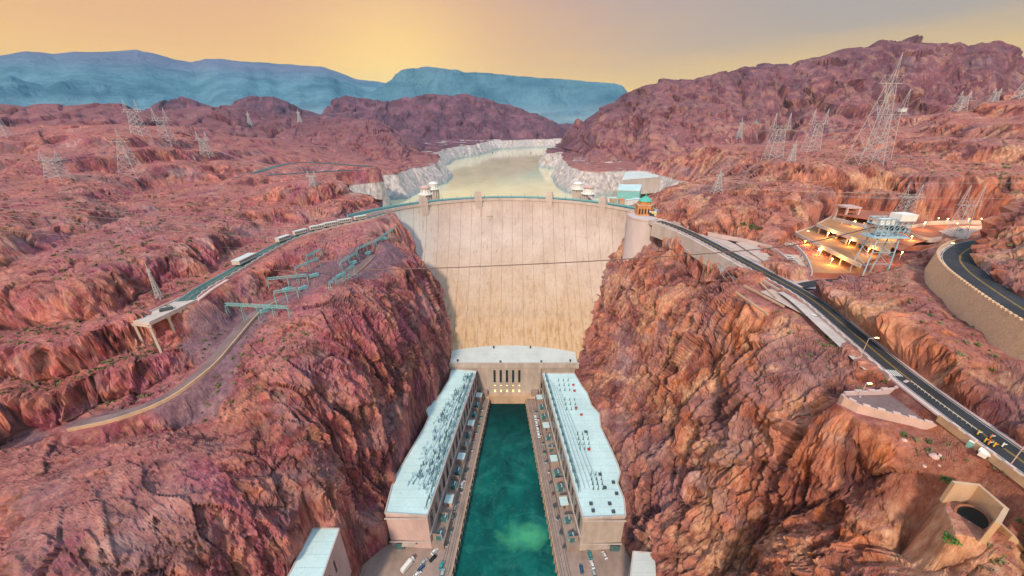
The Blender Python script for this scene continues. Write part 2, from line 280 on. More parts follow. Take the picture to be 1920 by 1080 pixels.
def rock_material():
    g = G('desert_rock'); X, Y, Zc = g.xyz()
    geo = g.n('ShaderNodeNewGeometry'); nz = g.xyz(geo.outputs['Normal'])[2]
    warp = g.n('ShaderNodeMix', data_type='VECTOR'); warp.inputs[0].default_value = .0
    streak = g.mapping((1, 1, .28))
    big = g.noise(.011, 5, .6); mid = g.noise(.055, 8, .62, streak, .6); fine = g.noise(.5, 8, .66, streak); sup = g.noise(2.2, 4, .7)
    hue = g.noise(.02, 4, .6, g.mapping((1, 1.3, 1)))
    base = g.ramp(mid, [(.30, (.10, .020, .030)), (.42, (.31, .048, .062)), (.50, (.52, .095, .105)), (.58, (.66, .18, .175)), (.70, (.80, .35, .34))])
    orange = g.ramp(mid, [(.30, (.15, .034, .018)), (.42, (.42, .105, .038)), (.50, (.64, .185, .062)), (.58, (.78, .28, .11)), (.70, (.88, .44, .26))])
    purple = g.ramp(mid, [(.30, (.06, .018, .045)), (.45, (.17, .050, .090)), (.55, (.28, .090, .130)), (.70, (.48, .23, .30))])
    # more ochre towards the right, more rose towards the left, plum with distance
    side = g.rng(g.math('ADD', g.math('MULTIPLY', X, .0145), g.math('MULTIPLY', hue, 3.4)), 1.7, 3.1)
    near = g.rng(Y, 250, 700, 1, 0)
    c = g.mix(g.math('MULTIPLY', side, g.rng(Y, 300, 900, 1, .12)), base, orange)
    c = g.mix(g.math('MULTIPLY', g.rng(big, .42, .62), .75), c, purple)
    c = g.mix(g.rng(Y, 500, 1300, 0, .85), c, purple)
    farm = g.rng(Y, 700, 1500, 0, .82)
    # patches of pale rock and dark varnish
    c = g.mix(g.math('MULTIPLY', g.rng(g.noise(.09, 6, .6, g.mapping((1, 1, .6))), .57, .70), .55), c, (.66, .34, .35))
    c = g.mix(g.math('MULTIPLY', g.rng(g.noise(.13, 7, .65, g.mapping((1, 1, .22))), .52, .62), .7), c, (.09, .026, .036))
    c = g.mix(g.rng(fine, .50, .72, 0, .50), c, (.78, .36, .28))
    c = g.mix(g.rng(fine, .44, .30, 0, .6), c, (.09, .035, .035))
    c = g.mix(g.rng(sup, .35, .55, .30, 0), c, (.12, .05, .045))
    ribs = g.noise(.42, 6, .7, g.mapping((1, 1, .07))); steep = g.rng(nz, .75, .35)
    c = g.mix(g.math('MULTIPLY', g.math('MULTIPLY', g.rng(ribs, .50, .38), steep), .6), c, (.10, .04, .035))
    c = g.mix(g.math('MULTIPLY', g.math('MULTIPLY', g.rng(ribs, .54, .64), steep), .5), c, (.80, .52, .42))
    def attr(nm): q = g.n('ShaderNodeAttribute'); q.attribute_name = nm; return q.outputs['Fac']
    c = g.mix(g.rng(attr('block'), .05, .6, 0, .42), c, (.82, .36, .28)); c = g.mix(g.rng(attr('block'), -.05, -.6, 0, .6), c, (.14, .042, .058))
    c = g.mix(g.rng(attr('stone'), .1, .7, 0, .38), c, (.80, .33, .22)); c = g.mix(g.rng(attr('stone'), -.1, -.7, 0, .45), c, (.14, .055, .05))
    c = g.mix(g.math('MULTIPLY', g.rng(attr('joint_shade'), .15, .8), .75), c, (.07, .03, .032))  # crevice shade put into the colour along the rock joints
    # drifts of grey-mauve and pale rose rock, and tan bleached faces
    zone = g.noise(.017, 5, .65, g.mapping((1, 1, 1.6)), .4); zone2 = g.noise(.042, 6, .7, g.mapping((1, .8, .5)), .5)
    tex = g.ramp(mid, [(.30, (.10, .055, .075)), (.5, (.33, .21, .245)), (.7, (.60, .46, .47))])
    c = g.mix(g.math('MULTIPLY', g.rng(zone, .50, .60), .55), c, tex)
    mg = g.noise(.03, 6, .65, g.mapping((1.2, 1, .6)), .6); c = g.mix(g.math('MULTIPLY', g.math('MULTIPLY', g.rng(mg, .50, .60), .6), g.math('SUBTRACT', 1, side)), c, g.ramp(fine, [(.3, (.13, .028, .07)), (.5, (.38, .085, .16)), (.7, (.70, .30, .38))]))
    tan_ = g.ramp(fine, [(.3, (.30, .13, .085)), (.5, (.66, .36, .23)), (.7, (.90, .62, .46))])
    c = g.mix(g.math('MULTIPLY', g.rng(zone2, .51, .62), g.rng(side, 0, 1, .30, .85)), c, tan_)
    c = g.mix(g.math('MULTIPLY', g.rng(zone2, .45, .35), .5), c, (.13, .045, .075))
    # gravel and scree on the flatter ground
    flat = g.math('MULTIPLY', g.rng(nz, .80, .95), g.rng(g.noise(.06, 5), .3, .5))
    scree = g.ramp(g.noise(.35, 8, .7), [(.3, (.20, .075, .08)), (.5, (.46, .165, .15)), (.7, (.66, .33, .29))])
    c = g.mix(g.math('MULTIPLY', flat, .8), c, scree)
    spots = g.voro(.55); vm = g.noise(.03, 4)
    sc = g.math('MULTIPLY', g.math('MULTIPLY', g.rng(spots, .16, .26, 1, 0), g.rng(nz, .6, .85)), g.rng(vm, .45, .58))
    c = g.mix(g.math('MULTIPLY', sc, .8), c, (.085, .085, .05))
    gr = g.ramp(g.noise(.25, 8, .7), [(.3, (.115, .062, .095)), (.5, (.22, .13, .175)), (.7, (.36, .24, .27))]); c = g.mix(g.math('MULTIPLY', attr('spoil'), .85), c, gr)
    so = g.ramp(g.noise(.5, 8, .7), [(.3, (.25, .085, .06)), (.5, (.40, .15, .105)), (.7, (.55, .27, .2))]); c = g.mix(g.math('MULTIPLY', attr('soil'), .85), c, so)
    # drowned and bleached rock below the old waterline of the lake
    ringz = g.math('ADD', Zc, g.math('MULTIPLY', g.noise(.02, 3), 6))
    ring = g.math('MULTIPLY', g.rng(ringz, 180.5, 182.5, 1, 0), g.math('MULTIPLY', g.rng(Y, 470, 490), g.rng(Y, 2600, 2700, 1, 0)))
    rc = g.ramp(g.noise(.16, 9, .68, g.mapping((1, 1, .5))), [(.30, (.26, .21, .22)), (.46, (.50, .44, .45)), (.6, (.72, .66, .66)), (.7, (.80, .76, .76))])
    wet = g.rng(Zc, 139, 146, .55, 0)
    c = g.mix(ring, c, g.mix(wet, rc, (.22, .36, .37)))
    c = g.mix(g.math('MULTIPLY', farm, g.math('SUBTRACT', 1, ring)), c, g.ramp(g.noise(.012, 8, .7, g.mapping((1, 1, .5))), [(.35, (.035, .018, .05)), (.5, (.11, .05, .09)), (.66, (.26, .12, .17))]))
    g.color(c).rough(.92)
    wv = g.n('ShaderNodeVectorMath', operation='ADD'); nc = g.n('ShaderNodeTexNoise'); nc.inputs['Scale'].default_value = .35; nc.inputs['Detail'].default_value = 4; g.l(g.obj, nc.inputs['Vector'])
    sc_ = g.n('ShaderNodeVectorMath', operation='SCALE'); g.l(nc.outputs['Color'], sc_.inputs[0]); sc_.inputs['Scale'].default_value = 2.4; g.l(g.mapping((1, 1, .34)), wv.inputs[0]); g.l(sc_.outputs[0], wv.inputs[1])
    blk = g.math('ADD', g.xyz(g.voro(.55, wv.outputs[0], 'F1', 'Color'))[0], g.math('MULTIPLY', g.xyz(g.voro(1.4, wv.outputs[0], 'F1', 'Color'))[0], .6))
    b1 = g.bump(blk, .75, 1.1)
    b2 = g.bump(g.noise(.6, 10, .72, streak), .9, 1.6, b1)
    return g.m
def far_material(name, lo, hi, scale):  # distance haze put into the colour: blue slopes, paler towards the foot
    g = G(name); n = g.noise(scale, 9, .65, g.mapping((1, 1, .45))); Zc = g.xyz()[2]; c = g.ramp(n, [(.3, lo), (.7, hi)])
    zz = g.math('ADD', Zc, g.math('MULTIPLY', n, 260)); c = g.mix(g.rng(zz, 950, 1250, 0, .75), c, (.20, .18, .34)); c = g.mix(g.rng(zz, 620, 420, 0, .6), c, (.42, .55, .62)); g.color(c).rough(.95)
    strata = g.noise(.0011, 6, .6, g.mapping((1, 1, 9))); c = g.mix(g.rng(strata, .5, .62, 0, .35), c, lo); g.color(c)
    g.bump(g.noise(scale * 2.5, 8, .7), 1.0, .25 / scale); return g.m

# ------------------------------------------------------------------ the ground surface
NA, NR = 1350, 1080
AZ0, AZ1, R0, R1 = math.radians(-80), math.radians(80), 28.0, 11500.0
CEN = 130.0
def warp_q(x, y):
    yy = y + CEN; return np.arctan2(x, yy), np.log(np.hypot(x, yy))
def build_base():
    ca = np.linspace(AZ0, AZ1, 330); cr = np.linspace(math.log(R0), math.log(R1), 380)
    A, LR = np.meshgrid(ca, cr, indexing='ij'); x = np.exp(LR) * np.sin(A); y = np.exp(LR) * np.cos(A)
    qa, ql = warp_q(CP[:, 0], CP[:, 1]); n = len(CP)
    ker = lambda d2: np.sqrt(d2 + .0006)
    K = ker((qa[:, None] - qa) ** 2 + (ql[:, None] - ql) ** 2)
    M = np.zeros((n + 1, n + 1)); M[:n, :n] = K - np.eye(n) * .012; M[:n, n] = 1; M[n, :n] = 1
    sol = np.linalg.solve(M, np.append(CP[:, 2], 0))
    a, l = warp_q(x.ravel(), y.ravel()); z = np.full(a.shape, sol[n])
    for s in range(0, len(a), 20000):
        e = slice(s, s + 20000); z[e] += ker((a[e, None] - qa) ** 2 + (l[e, None] - ql) ** 2) @ sol[:n]
    return ca, cr, z.reshape(A.shape)
BA, BR, BZ = build_base()
def base_h(x, y):
    az = np.arctan2(x, y); lr = np.log(np.maximum(np.hypot(x, y), R0))
    fa = np.clip((az - BA[0]) / (BA[1] - BA[0]), 0, len(BA) - 1.001); fr = np.clip((lr - BR[0]) / (BR[1] - BR[0]), 0, len(BR) - 1.001)
    ia, ir = fa.astype(int), fr.astype(int); fa -= ia; fr -= ir
    return BZ[ia, ir] * (1 - fa) * (1 - fr) + BZ[ia + 1, ir] * fa * (1 - fr) + BZ[ia, ir + 1] * (1 - fa) * fr + BZ[ia + 1, ir + 1] * fa * fr
for rg in RIDGES:
    t = []
    for px, py in rg['pts']:
        d = ray(px, py); t.append((math.atan2(d[0], d[1]), d[2] / math.hypot(d[0], d[1])))
    t.sort(); rg['az'] = np.array([q[0] for q in t]); rg['sl'] = np.array([q[1] for q in t])
    if isinstance(rg['d'], list):
        rg['da'] = np.array([math.atan2(ray(px, 200)[0], ray(px, 200)[1]) for px, _ in rg['d']]); rg['dd'] = np.array([v for _, v in rg['d']], float)
def shape_h(x, y):
    """smooth height before rock detail"""
    r = np.hypot(x, y); az = np.arctan2(x, y)
    z = base_h(x, y)
    z = z + (165 - z) * sst(1000, 1500, r)
    # resistant beds: slopes broken into benches and low cliffs
    tm = np.maximum(sst(-150, -230, x), sst(190, 260, x) * sst(240, 330, y)) * (1 - sst(700, 1300, r)) * .8
    st = 21.0; u = (z + 9 * fbm(x / 70, y / 70, x * 0, 3, 61) + 4 * fbm(x / 22, y / 22, x * 0, 2, 62)) / st; f = u - np.floor(u)
    z = z + (np.floor(u) + sst(.58, .92, f) - u + .32 * (f - .5) * 0) * st * tm
    m = sst(250, 420, r)
    z = z + m * (1 - sst(1200, 2000, r)) * 10 * fbm(x / 130, y / 130, z * 0, 3, 5)
    ls = poly_sd(x, y, lake_poly)
    shore = sst(20, 160, ls)
    for k, rg in enumerate(RIDGES):
        D = np.interp(az, rg['da'], rg['dd']) if 'da' in rg else rg['d']
        H = CAM_Z + np.interp(az, rg['az'], rg['sl']) * D
        H = H + rg['rough'] * .22 * fbm(az * D / (D * .035), az * 0 + k, az * 0, 3, 30 + k)
        dd = (D - r) / rg['w']
        dd = dd + .16 * fbm(az * 14, r / (rg['w']), az * 0 + k, 3, 50 + k) * (1 - np.exp(-np.abs(dd) * 5))
        front = np.clip(1 - np.maximum(dd, 0), 0, 1) ** (1 / max(rg['p'], .01)) if rg['p'] < 1 else np.clip(1 - np.maximum(dd, 0), 0, 1) ** rg['p']
        back = np.clip(1 + np.minimum(dd, 0) * .5, 0, 1)
        foot = rg['foot']
        amp = rg['rough'] * 1.3 * (1 - np.exp(-np.maximum(dd, 0) * 7)) * fbm(az * D / (rg['w'] * .28), r / (rg['w'] * .55), az * 0 + k, 5, 70 + k, .55, True)
        h = foot + (H - foot) * front * back + amp * sst(0, .35, front)
        h = np.where(D < 3000, foot + (h - foot) * (shore * .85 + .15 * sst(0, 20, ls)), h)
        z = np.maximum(z, np.where(h > foot, h, -99))
    # the lake: water-worn walls round a drowned valley
    far_l = sst(60, 260, y - 300)
    bank = 134 + np.clip(ls, -8, 900) * 1.45 + 7 * fbm(x / 26, y / 26, x * 0, 3, 9) * sst(-4, 8, ls)
    inl = (y > 470)
    z = np.where(inl, np.minimum(z, np.maximum(bank, 120)), z)
    z = np.where(inl, np.maximum(z, np.minimum(bank, 180)), z)
    # river gorge floor
    fs = poly_sd(x, y, floor_poly)
    z = np.where(y < 402, np.minimum(z, -4 + np.clip(fs, 0, 999) * 26), z)
    z = np.where((fs < 0) & (y < 402), -4, z)
    return z, fs, ls
_f = sorted((math.atan2(q[0], q[1]), math.hypot(q[0], q[1])) for q in hairpin if q[1] < 190 and q[1] > -50)
FA, FR = np.array([q[0] for q in _f]), np.array([q[1] for q in _f])
def cut_from(line, n): return line[n:]
foot_line = [p for p in [(q[0], q[1], 196.0) for q in hairpin] if p[1] < 190][:]
ROADS = [(cut_from(main_road, 9), 5.6, 3, 3.5), (side_road, 6.0, 2.5, 8), (hairpin, 6.2, 3.0, 1.2), (left_road, 7.5, 3, 14), (low_road, 4.5, 2.5, 8), (far_road_left, 6, 3, 20), (far_road_left2, 6, 3, 20)]
PADS = [garage_pad, lot_pad, plaza_pad, portal_pad]
def stamp(x, y, z):
    """level the ground under roads and yards; returns height and a mask that silences the rock detail"""
    quiet = np.zeros(x.shape)
    near = np.hypot(x, y) < 1200
    xs, ys, zs = x[near], y[near], z[near].copy(); q = np.zeros(xs.shape)
    d, rz = line_near(xs, ys, foot_line); ex = np.hypot(xs, ys); hr = np.interp(np.arctan2(xs, ys), FA, FR); side_ = ex < hr
    k = (1 - sst(13, 20, d)) * sst(4.5, 7.0, d) * side_; zs = lerp(zs, 195.5 + 1.5 * vnoise(xs / 7, ys / 7, xs * 0, 8), k)
    for line, hw, soft, blend in ROADS:
        d, rz = line_near(xs, ys, line); k = 1 - sst(hw, hw + blend, d)
        zs = zs + (rz - .45 - zs) * k; q = np.maximum(q, 1 - sst(hw, hw + blend * .9, d))
    for pad in PADS:
        bl = 2.0 if pad is portal_pad else 8.0; d = poly_sd(xs, ys, pad); px_ = np.array(pad); A = np.c_[px_[:, 0], px_[:, 1], np.ones(len(pad))]
        co = np.linalg.lstsq(A, px_[:, 2], rcond=None)[0]; pz = xs * co[0] + ys * co[1] + co[2]
        k = 1 - sst(0, bl, d); kr = np.ones_like(k)
        for line, hw, soft, blend in ROADS[:2]:
            dr, _ = line_near(xs, ys, line); kr = np.minimum(kr, sst(hw, hw + 6, dr))
        zs = zs + (pz - .3 - zs) * k * kr; q = np.maximum(q, 1 - sst(0, 7, d))
    d = poly_sd(xs, ys, outlet_left); k = 1 - sst(.5, 2.5, d); zs = np.where(k > 0, np.minimum(zs, lerp(zs, 52, k)), zs); q = np.maximum(q, (1 - sst(1, 6, d)) * .9)
    z = z.copy(); z[near] = zs; quiet[near] = q
    return z, quiet
def full_h(x, y):
    z, fs, ls = shape_h(x, y); z, q = stamp(x, y, z); return z, fs, ls, q
def build_rows():
    """radial rows, closer together where the ground is steep"""
    m = 900; fine_r = np.exp(np.linspace(math.log(R0), math.log(R1), m)); ca = np.linspace(AZ0, AZ1, 300)
    A, RR = np.meshgrid(ca, fine_r, indexing='ij'); zz = full_h(RR * np.sin(A), RR * np.cos(A))[0]
    dz = np.abs(np.diff(zz, axis=1)); dr = np.diff(RR, axis=1)
    wgt = np.sqrt((dr * 1.0) ** 2 + (dz * 1.3) ** 2) / (RR[:, 1:] + 25)
    k = np.ones(9) / 9; wgt = np.apply_along_axis(lambda v: np.convolve(v, k, 'same'), 0, wgt)
    wgt = np.apply_along_axis(lambda v: np.convolve(v, k, 'same'), 1, wgt)
    cum = np.concatenate([np.zeros((300, 1)), np.cumsum(wgt, axis=1)], axis=1); cum /= cum[:, -1:]
    rows = np.array([np.interp(np.linspace(0, 1, NR), cum[i], fine_r) for i in range(300)])
    az = np.linspace(AZ0, AZ1, NA); out = np.empty((NA, NR)); f = (az - AZ0) / (AZ1 - AZ0) * 299; i0 = np.minimum(f.astype(int), 298); t = (f - i0)[:, None]
    return az, rows[i0] * (1 - t) + rows[i0 + 1] * t
AZ, ROWS = build_rows()
GX = ROWS * np.sin(AZ)[:, None]; GY = ROWS * np.cos(AZ)[:, None]
GZ, GF, GL, GQ = full_h(GX.ravel(), GY.ravel())
GZ, GF, GL, GQ = [a.reshape(GX.shape) for a in (GZ, GF, GL, GQ)]
ATT = {}
def roughen():
    global GX, GY, GZ, BLK1, BLK2, CRK
    P = np.stack([GX, GY, GZ], -1)
    du = np.empty_like(P); dv = np.empty_like(P)
    du[1:-1] = P[2:] - P[:-2]; du[0] = P[1] - P[0]; du[-1] = P[-1] - P[-2]
    dv[:, 1:-1] = P[:, 2:] - P[:, :-2]; dv[:, 0] = P[:, 1] - P[:, 0]; dv[:, -1] = P[:, -1] - P[:, -2]
    nrm = np.cross(du, dv); nrm /= np.linalg.norm(nrm, axis=-1, keepdims=True) + 1e-9
    nrm *= np.where(nrm[..., 2:3] < 0, -1, 1)
    steep = 1 - np.clip(nrm[..., 2], 0, 1)
    x, y, z = GX, GY, GZ; r = np.hypot(x, y)
    wx = x + 9 * vnoise(x / 31, y / 31, z / 60, 3); wy = y + 9 * vnoise(x / 31, y / 31, z / 60, 4)
    near = 1 - sst(500, 1400, r)
    disp = np.zeros_like(x)
    nm = r < 1500
    def on(mask, fn):
        o = np.zeros_like(x); o[mask] = fn(wx[mask], wy[mask], z[mask]); return o
    disp += (2.2 + 5.0 * steep) * on(nm, lambda a, b, c: fbm(a / 38, b / 38, c / 75, 3, 100, .5, True)) * near
    v1, e1 = np.zeros_like(x), np.ones_like(x)
    v, e = facet(wx[nm] / 17 + z[nm] / 90, wy[nm] / 13, z[nm] / 44, 11, 1.5); v1[nm] = v; e1[nm] = e
    disp += (.9 + 3.0 * steep) * v1 * near - (.3 + 1.5 * steep) * np.exp(-e1 * 34) * near
    nm2 = r < 800
    v2, e2 = np.zeros_like(x), np.ones_like(x)
    v, e = facet(wx[nm2] / 6.2 + z[nm2] / 34, wy[nm2] / 4.6, z[nm2] / 17, 23, 1.6); v2[nm2] = v; e2[nm2] = e
    n2 = 1 - sst(450, 800, r)
    disp += ((.45 + 1.25 * steep) * v2 - (.12 + .7 * steep) * np.exp(-e2 * 30)) * n2
    nm3 = r < 420
    v3, e3 = np.zeros_like(x), np.ones_like(x)
    v, e = facet(x[nm3] / 2.3, y[nm3] / 1.9, z[nm3] / 6.5, 37, 1.6); v3[nm3] = v; e3[nm3] = e
    disp += (.18 + .85 * steep) * v3 * (1 - sst(260, 420, r))
    disp += .35 * on(r < 600, lambda a, b, c: fbm(a / 1.6, b / 1.6, c / 2.4, 2, 140)) * (1 - sst(300, 600, r)) * (.35 + steep)
    nm4 = r < 700
    disp += 4.8 * np.clip(steep * 1.5 - .2, 0, 1) * on(nm4, lambda a, b, c: fbm(a / 7, b / 7, c / 75, 4, 180, .58, True)) * (1 - sst(450, 700, r))
    mf = (r > 700) & (r < 3600); vf, ef = np.zeros_like(x), np.ones_like(x)
    v, e = facet(x[mf] / 62 + z[mf] / 150, y[mf] / 90, z[mf] / 130, 91, 1.5); vf[mf] = v; ef[mf] = e
    disp += (5 + 34 * steep) * vf * sst(700, 1300, r) - (3 + 10 * steep) * np.exp(-ef * 22) * sst(700, 1300, r) * mf
    farm = (r > 600)
    disp += farm * sst(600, 1500, r) * (10 + 26 * sst(1500, 6000, r)) * (.25 + 1.4 * steep) * fbm(x / (60 + r * .025), y / (60 + r * .025), z / (120 + r * .02), 4, 160, .55, True)
    q = (1 - GQ) * (.18 + .82 * sst(0, 9, GF)) * np.where(GF < 0, 0, 1)
    q *= np.where((y > 470) & (GL < 60), .25 + .75 * sst(10, 60, GL), 1)
    disp *= q
    BLK1 = v1; BLK2 = v2; CRK = np.exp(-e1 * 20) * near * .8 + np.exp(-e2 * 16) * n2 * .6 + np.exp(-e3 * 12) * (1 - sst(260, 420, r)) * .35; CRK = CRK * q
    s1 = poly_sd(GX, GY, spoil_left); s2 = poly_sd(GX, GY, soil_right); SPL = np.maximum(1 - sst(-3, 3, s1 + 3 * vnoise(x / 6, y / 6, x * 0, 12)), .0); SOI = 1 - sst(-3, 3, s2 + 3 * vnoise(x / 6, y / 6, x * 0, 13))
    disp *= (1 - .8 * np.maximum(SPL, SOI)); fd, _ = line_near(x.ravel(), y.ravel(), foot_line[::4]); fd = fd.reshape(x.shape); disp *= 1 - (.85 - .25 * sst(10, 16, fd)) * (1 - sst(18, 28, fd)) * (r < np.interp(np.arctan2(x, y), FA, FR))
    ATT['spoil'] = SPL; ATT['soil'] = SOI
    GX = GX + nrm[..., 0] * disp; GY = GY + nrm[..., 1] * disp; GZ = GZ + nrm[..., 2] * disp
    ok = (GQ > .98)
roughen()
def grid_mesh(name, j0, j1, mat):
    X, Y, Q = GX[:, j0:j1], GY[:, j0:j1], GZ[:, j0:j1]; n = X.shape[1]
    me = bpy.data.meshes.new(name); co = np.stack([X, Y, Q], -1).reshape(-1, 3).astype(np.float32)
    me.vertices.add(len(co)); me.vertices.foreach_set('co', co.ravel())
    i = np.arange(NA - 1)[:, None] * n + np.arange(n - 1)[None, :]
    f = np.stack([i, i + 1, i + n + 1, i + n], -1).reshape(-1, 4)[:, ::-1].astype(np.int32)
    me.loops.add(f.size); me.loops.foreach_set('vertex_index', f.ravel()); me.polygons.add(len(f))
    me.polygons.foreach_set('loop_start', np.arange(0, f.size, 4, dtype=np.int32))
    me.update(calc_edges=True); me.materials.append(mat); me.shade_flat()
    for nm, arr in (('block', BLK1), ('stone', BLK2), ('joint_shade', CRK), ('spoil', ATT['spoil']), ('soil', ATT['soil'])):
        at = me.attributes.new(nm, 'FLOAT', 'POINT'); at.data.foreach_set('value', np.ascontiguousarray(arr[:, j0:j1], dtype=np.float32).ravel())
    o = bpy.data.objects.new(name, me); C.collection.objects.link(o); o['kind'] = 'structure'; return o
def ground(x, y):
    """final height at a point (nearest grid row and column)"""
    az = math.atan2(x, y); r = math.hypot(x, y); f = (az - AZ0) / (AZ1 - AZ0) * (NA - 1); i = int(min(max(f, 0), NA - 2)); t = f - i
    a = np.interp(r, ROWS[i], GZ[i]); b = np.interp(r, ROWS[i + 1], GZ[i + 1]); return float(a * (1 - t) + b * t)
def hit(px, py, t0=40, t1=4000):
    """first ground point along the ray of a photo pixel"""
    d = ray(px, py); t = t0
    while t < t1:
        x, y, z = d[0] * t, d[1] * t, CAM_Z + d[2] * t
        if y > 0 and ground(x, y) > z: return (x, y, ground(x, y), t)
        t *= 1.004
    return (x, y, z, t)
def ground_a(x, y):
    return np.array([ground(float(a), float(b)) for a, b in zip(x, y)])
jn = int(np.searchsorted(np.median(ROWS, 0), 1150)); jf = int(np.searchsorted(np.median(ROWS, 0), 3600))
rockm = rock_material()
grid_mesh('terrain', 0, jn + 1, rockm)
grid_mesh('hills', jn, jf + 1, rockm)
grid_mesh('mountains', jf, NR, far_material('hazed_mountain_rock', (.045, .15, .25), (.20, .40, .54), .0016))

# ------------------------------------------------------------------ mesh and object tools
def tag(o, label=None, cat=None, group=None, kind=None):
    if label: o['label'] = label
    if cat: o['category'] = cat
    if group: o['group'] = group
    if kind: o['kind'] = kind
    return o
def thing(name, label, cat, loc=(0, 0, 0), group=None, rz=0):
    o = bpy.data.objects.new(name, None); C.collection.objects.link(o); o.location = loc; o.rotation_euler = (0, 0, rz)
    o.empty_display_size = .5
    return tag(o, label, cat, group)
class MB:
    def __init__(s): s.v = []; s.f = []; s.mi = []; s.k = 0
    def add(s, vs, fs):
        b = len(s.v); s.v += [tuple(p) for p in vs]; s.f += [tuple(b + i for i in f) for f in fs]; s.mi += [s.k] * len(fs); return s
    def box(s, c, d, rz=0, taper=1.0, rx=0):
        x, y, z = d[0] / 2, d[1] / 2, d[2] / 2; t = taper
        P = [(-x, -y, -z), (x, -y, -z), (x, y, -z), (-x, y, -z), (-x * t, -y * t, z), (x * t, -y * t, z), (x * t, y * t, z), (-x * t, y * t, z)]
        m = Matrix.Translation(c) @ Matrix.Rotation(rz, 4, 'Z') @ Matrix.Rotation(rx, 4, 'X')
        return s.add([m @ Vector(p) for p in P], [(0, 3, 2, 1), (4, 5, 6, 7), (0, 1, 5, 4), (1, 2, 6, 5), (2, 3, 7, 6), (3, 0, 4, 7)])
    def bar(s, a, b, w, h=None):
        a, b = Vector(a), Vector(b); h = h or w; d = b - a; L = d.length
        if L < 1e-6: return s
        q = d.to_track_quat('X', 'Z').to_matrix().to_4x4(); q.translation = (a + b) / 2
        x, y, z = L / 2, w / 2, h / 2
        P = [(-x, -y, -z), (x, -y, -z), (x, y, -z), (-x, y, -z), (-x, -y, z), (x, -y, z), (x, y, z), (-x, y, z)]
        return s.add([q @ Vector(p) for p in P], [(0, 3, 2, 1), (4, 5, 6, 7), (0, 1, 5, 4), (1, 2, 6, 5), (2, 3, 7, 6), (3, 0, 4, 7)])
    def prism(s, poly, z0, z1, cap=True):
        n = len(poly); a = sum(poly[i][0] * poly[(i + 1) % n][1] - poly[(i + 1) % n][0] * poly[i][1] for i in range(n))
        if a < 0: poly = poly[::-1]
        P = [(p[0], p[1], z0) for p in poly] + [(p[0], p[1], z1) for p in poly]
        F = [(i, (i + 1) % n, n + (i + 1) % n, n + i) for i in range(n)]
        if cap: F += [tuple(range(n, 2 * n)), tuple(range(n - 1, -1, -1))]
        return s.add(P, F)
    def lathe(s, c, prof, n=16, a0=0, rz=0):
        P = []; F = []
        for r, z in prof:
            for i in range(n):
                t = 2 * math.pi * i / n + a0; P.append((c[0] + r * math.cos(t), c[1] + r * math.sin(t), c[2] + z))
        m = len(prof)
        for j in range(m - 1):
            for i in range(n): F.append((j * n + i, j * n + (i + 1) % n, (j + 1) * n + (i + 1) % n, (j + 1) * n + i))
        F.append(tuple((m - 1) * n + i for i in range(n))); F.append(tuple(range(n - 1, -1, -1)))
        return s.add(P, F)
    def tube(s, pts, r, n=6):
        P = [Vector(p) for p in pts]; V = []; F = []
        for k, p in enumerate(P):
            d = (P[min(k + 1, len(P) - 1)] - P[max(k - 1, 0)]).normalized(); u = d.cross(Vector((0, 0, 1)))
            u = u.normalized() if u.length > 1e-3 else Vector((1, 0, 0)); w_ = u.cross(d)
            for i in range(n):
                t = 2 * math.pi * i / n; V.append(p + u * math.cos(t) * r + w_ * math.sin(t) * r)
        for k in range(len(P) - 1):
            for i in range(n): F.append((k * n + i, k * n + (i + 1) % n, (k + 1) * n + (i + 1) % n, (k + 1) * n + i))
        F += [tuple(range(n - 1, -1, -1)), tuple((len(P) - 1) * n + i for i in range(n))]
        return s.add(V, F)
    def ribbon(s, line, o0, o1, dz=0):
        """flat strip between two sideways offsets (positive = right of travel)"""
        A, B = offset(line, o0), offset(line, o1); n = len(A)
        P = [(p[0], p[1], p[2] + dz) for p in A] + [(p[0], p[1], p[2] + dz) for p in B]
        return s.add(P, [(i, n + i, n + i + 1, i + 1) for i in range(n - 1)])
    def sweep(s, line, o0, o1, z0, z1, follow=False):
        """solid wall along a line, from height z0 to z1 above the line (or from just under the ground)"""
        A, B = offset(line, o0), offset(line, o1); n = len(A); P = []
        for a, b in zip(A, B):
            zb = (min(ground(a[0], a[1]), ground(b[0], b[1])) + z0) if follow else a[2] + z0
            P += [(a[0], a[1], zb), (b[0], b[1], zb), (b[0], b[1], b[2] + z1), (a[0], a[1], a[2] + z1)]
        F = [(0, 3, 2, 1), tuple(4 * (n - 1) + k for k in (0, 1, 2, 3))]
        for i in range(n - 1):
            for k in range(4): F.append((4 * i + k, 4 * i + (k + 1) % 4, 4 * (i + 1) + (k + 1) % 4, 4 * (i + 1) + k))
        return s.add(P, F)
    def mesh(s, name, mats, off=(0, 0, 0), smooth=False):
        me = bpy.data.meshes.new(name); ox, oy, oz = off
        me.from_pydata([(a - ox, b - oy, c - oz) for a, b, c in s.v], [], s.f)
        for m in (mats if isinstance(mats, (list, tuple)) else [mats]): me.materials.append(m)
        if any(s.mi): me.polygons.foreach_set('material_index', s.mi)
        me.update()
        bm = bmesh.new(); bm.from_mesh(me); bmesh.ops.recalc_face_normals(bm, faces=bm.faces[:]) if len(bm.faces) > 1 else None; bm.to_mesh(me); bm.free()
        if smooth: me.shade_smooth()
        return me
    def build(s, name, mats, parent=None, smooth=False):
        """world-space geometry linked as one object, origin at the parent's base"""
        if parent is None:
            q = np.array(s.v); off = (float(q[:, 0].mean()), float(q[:, 1].mean()), float(q[:, 2].min()))
        else:
            off = parent.get('_o', None) or tuple(parent.location)
        o = bpy.data.objects.new(name, s.mesh(name, mats, off, smooth)); C.collection.objects.link(o)
        if parent is None: o.location = off
        else: o.parent = parent
        return o
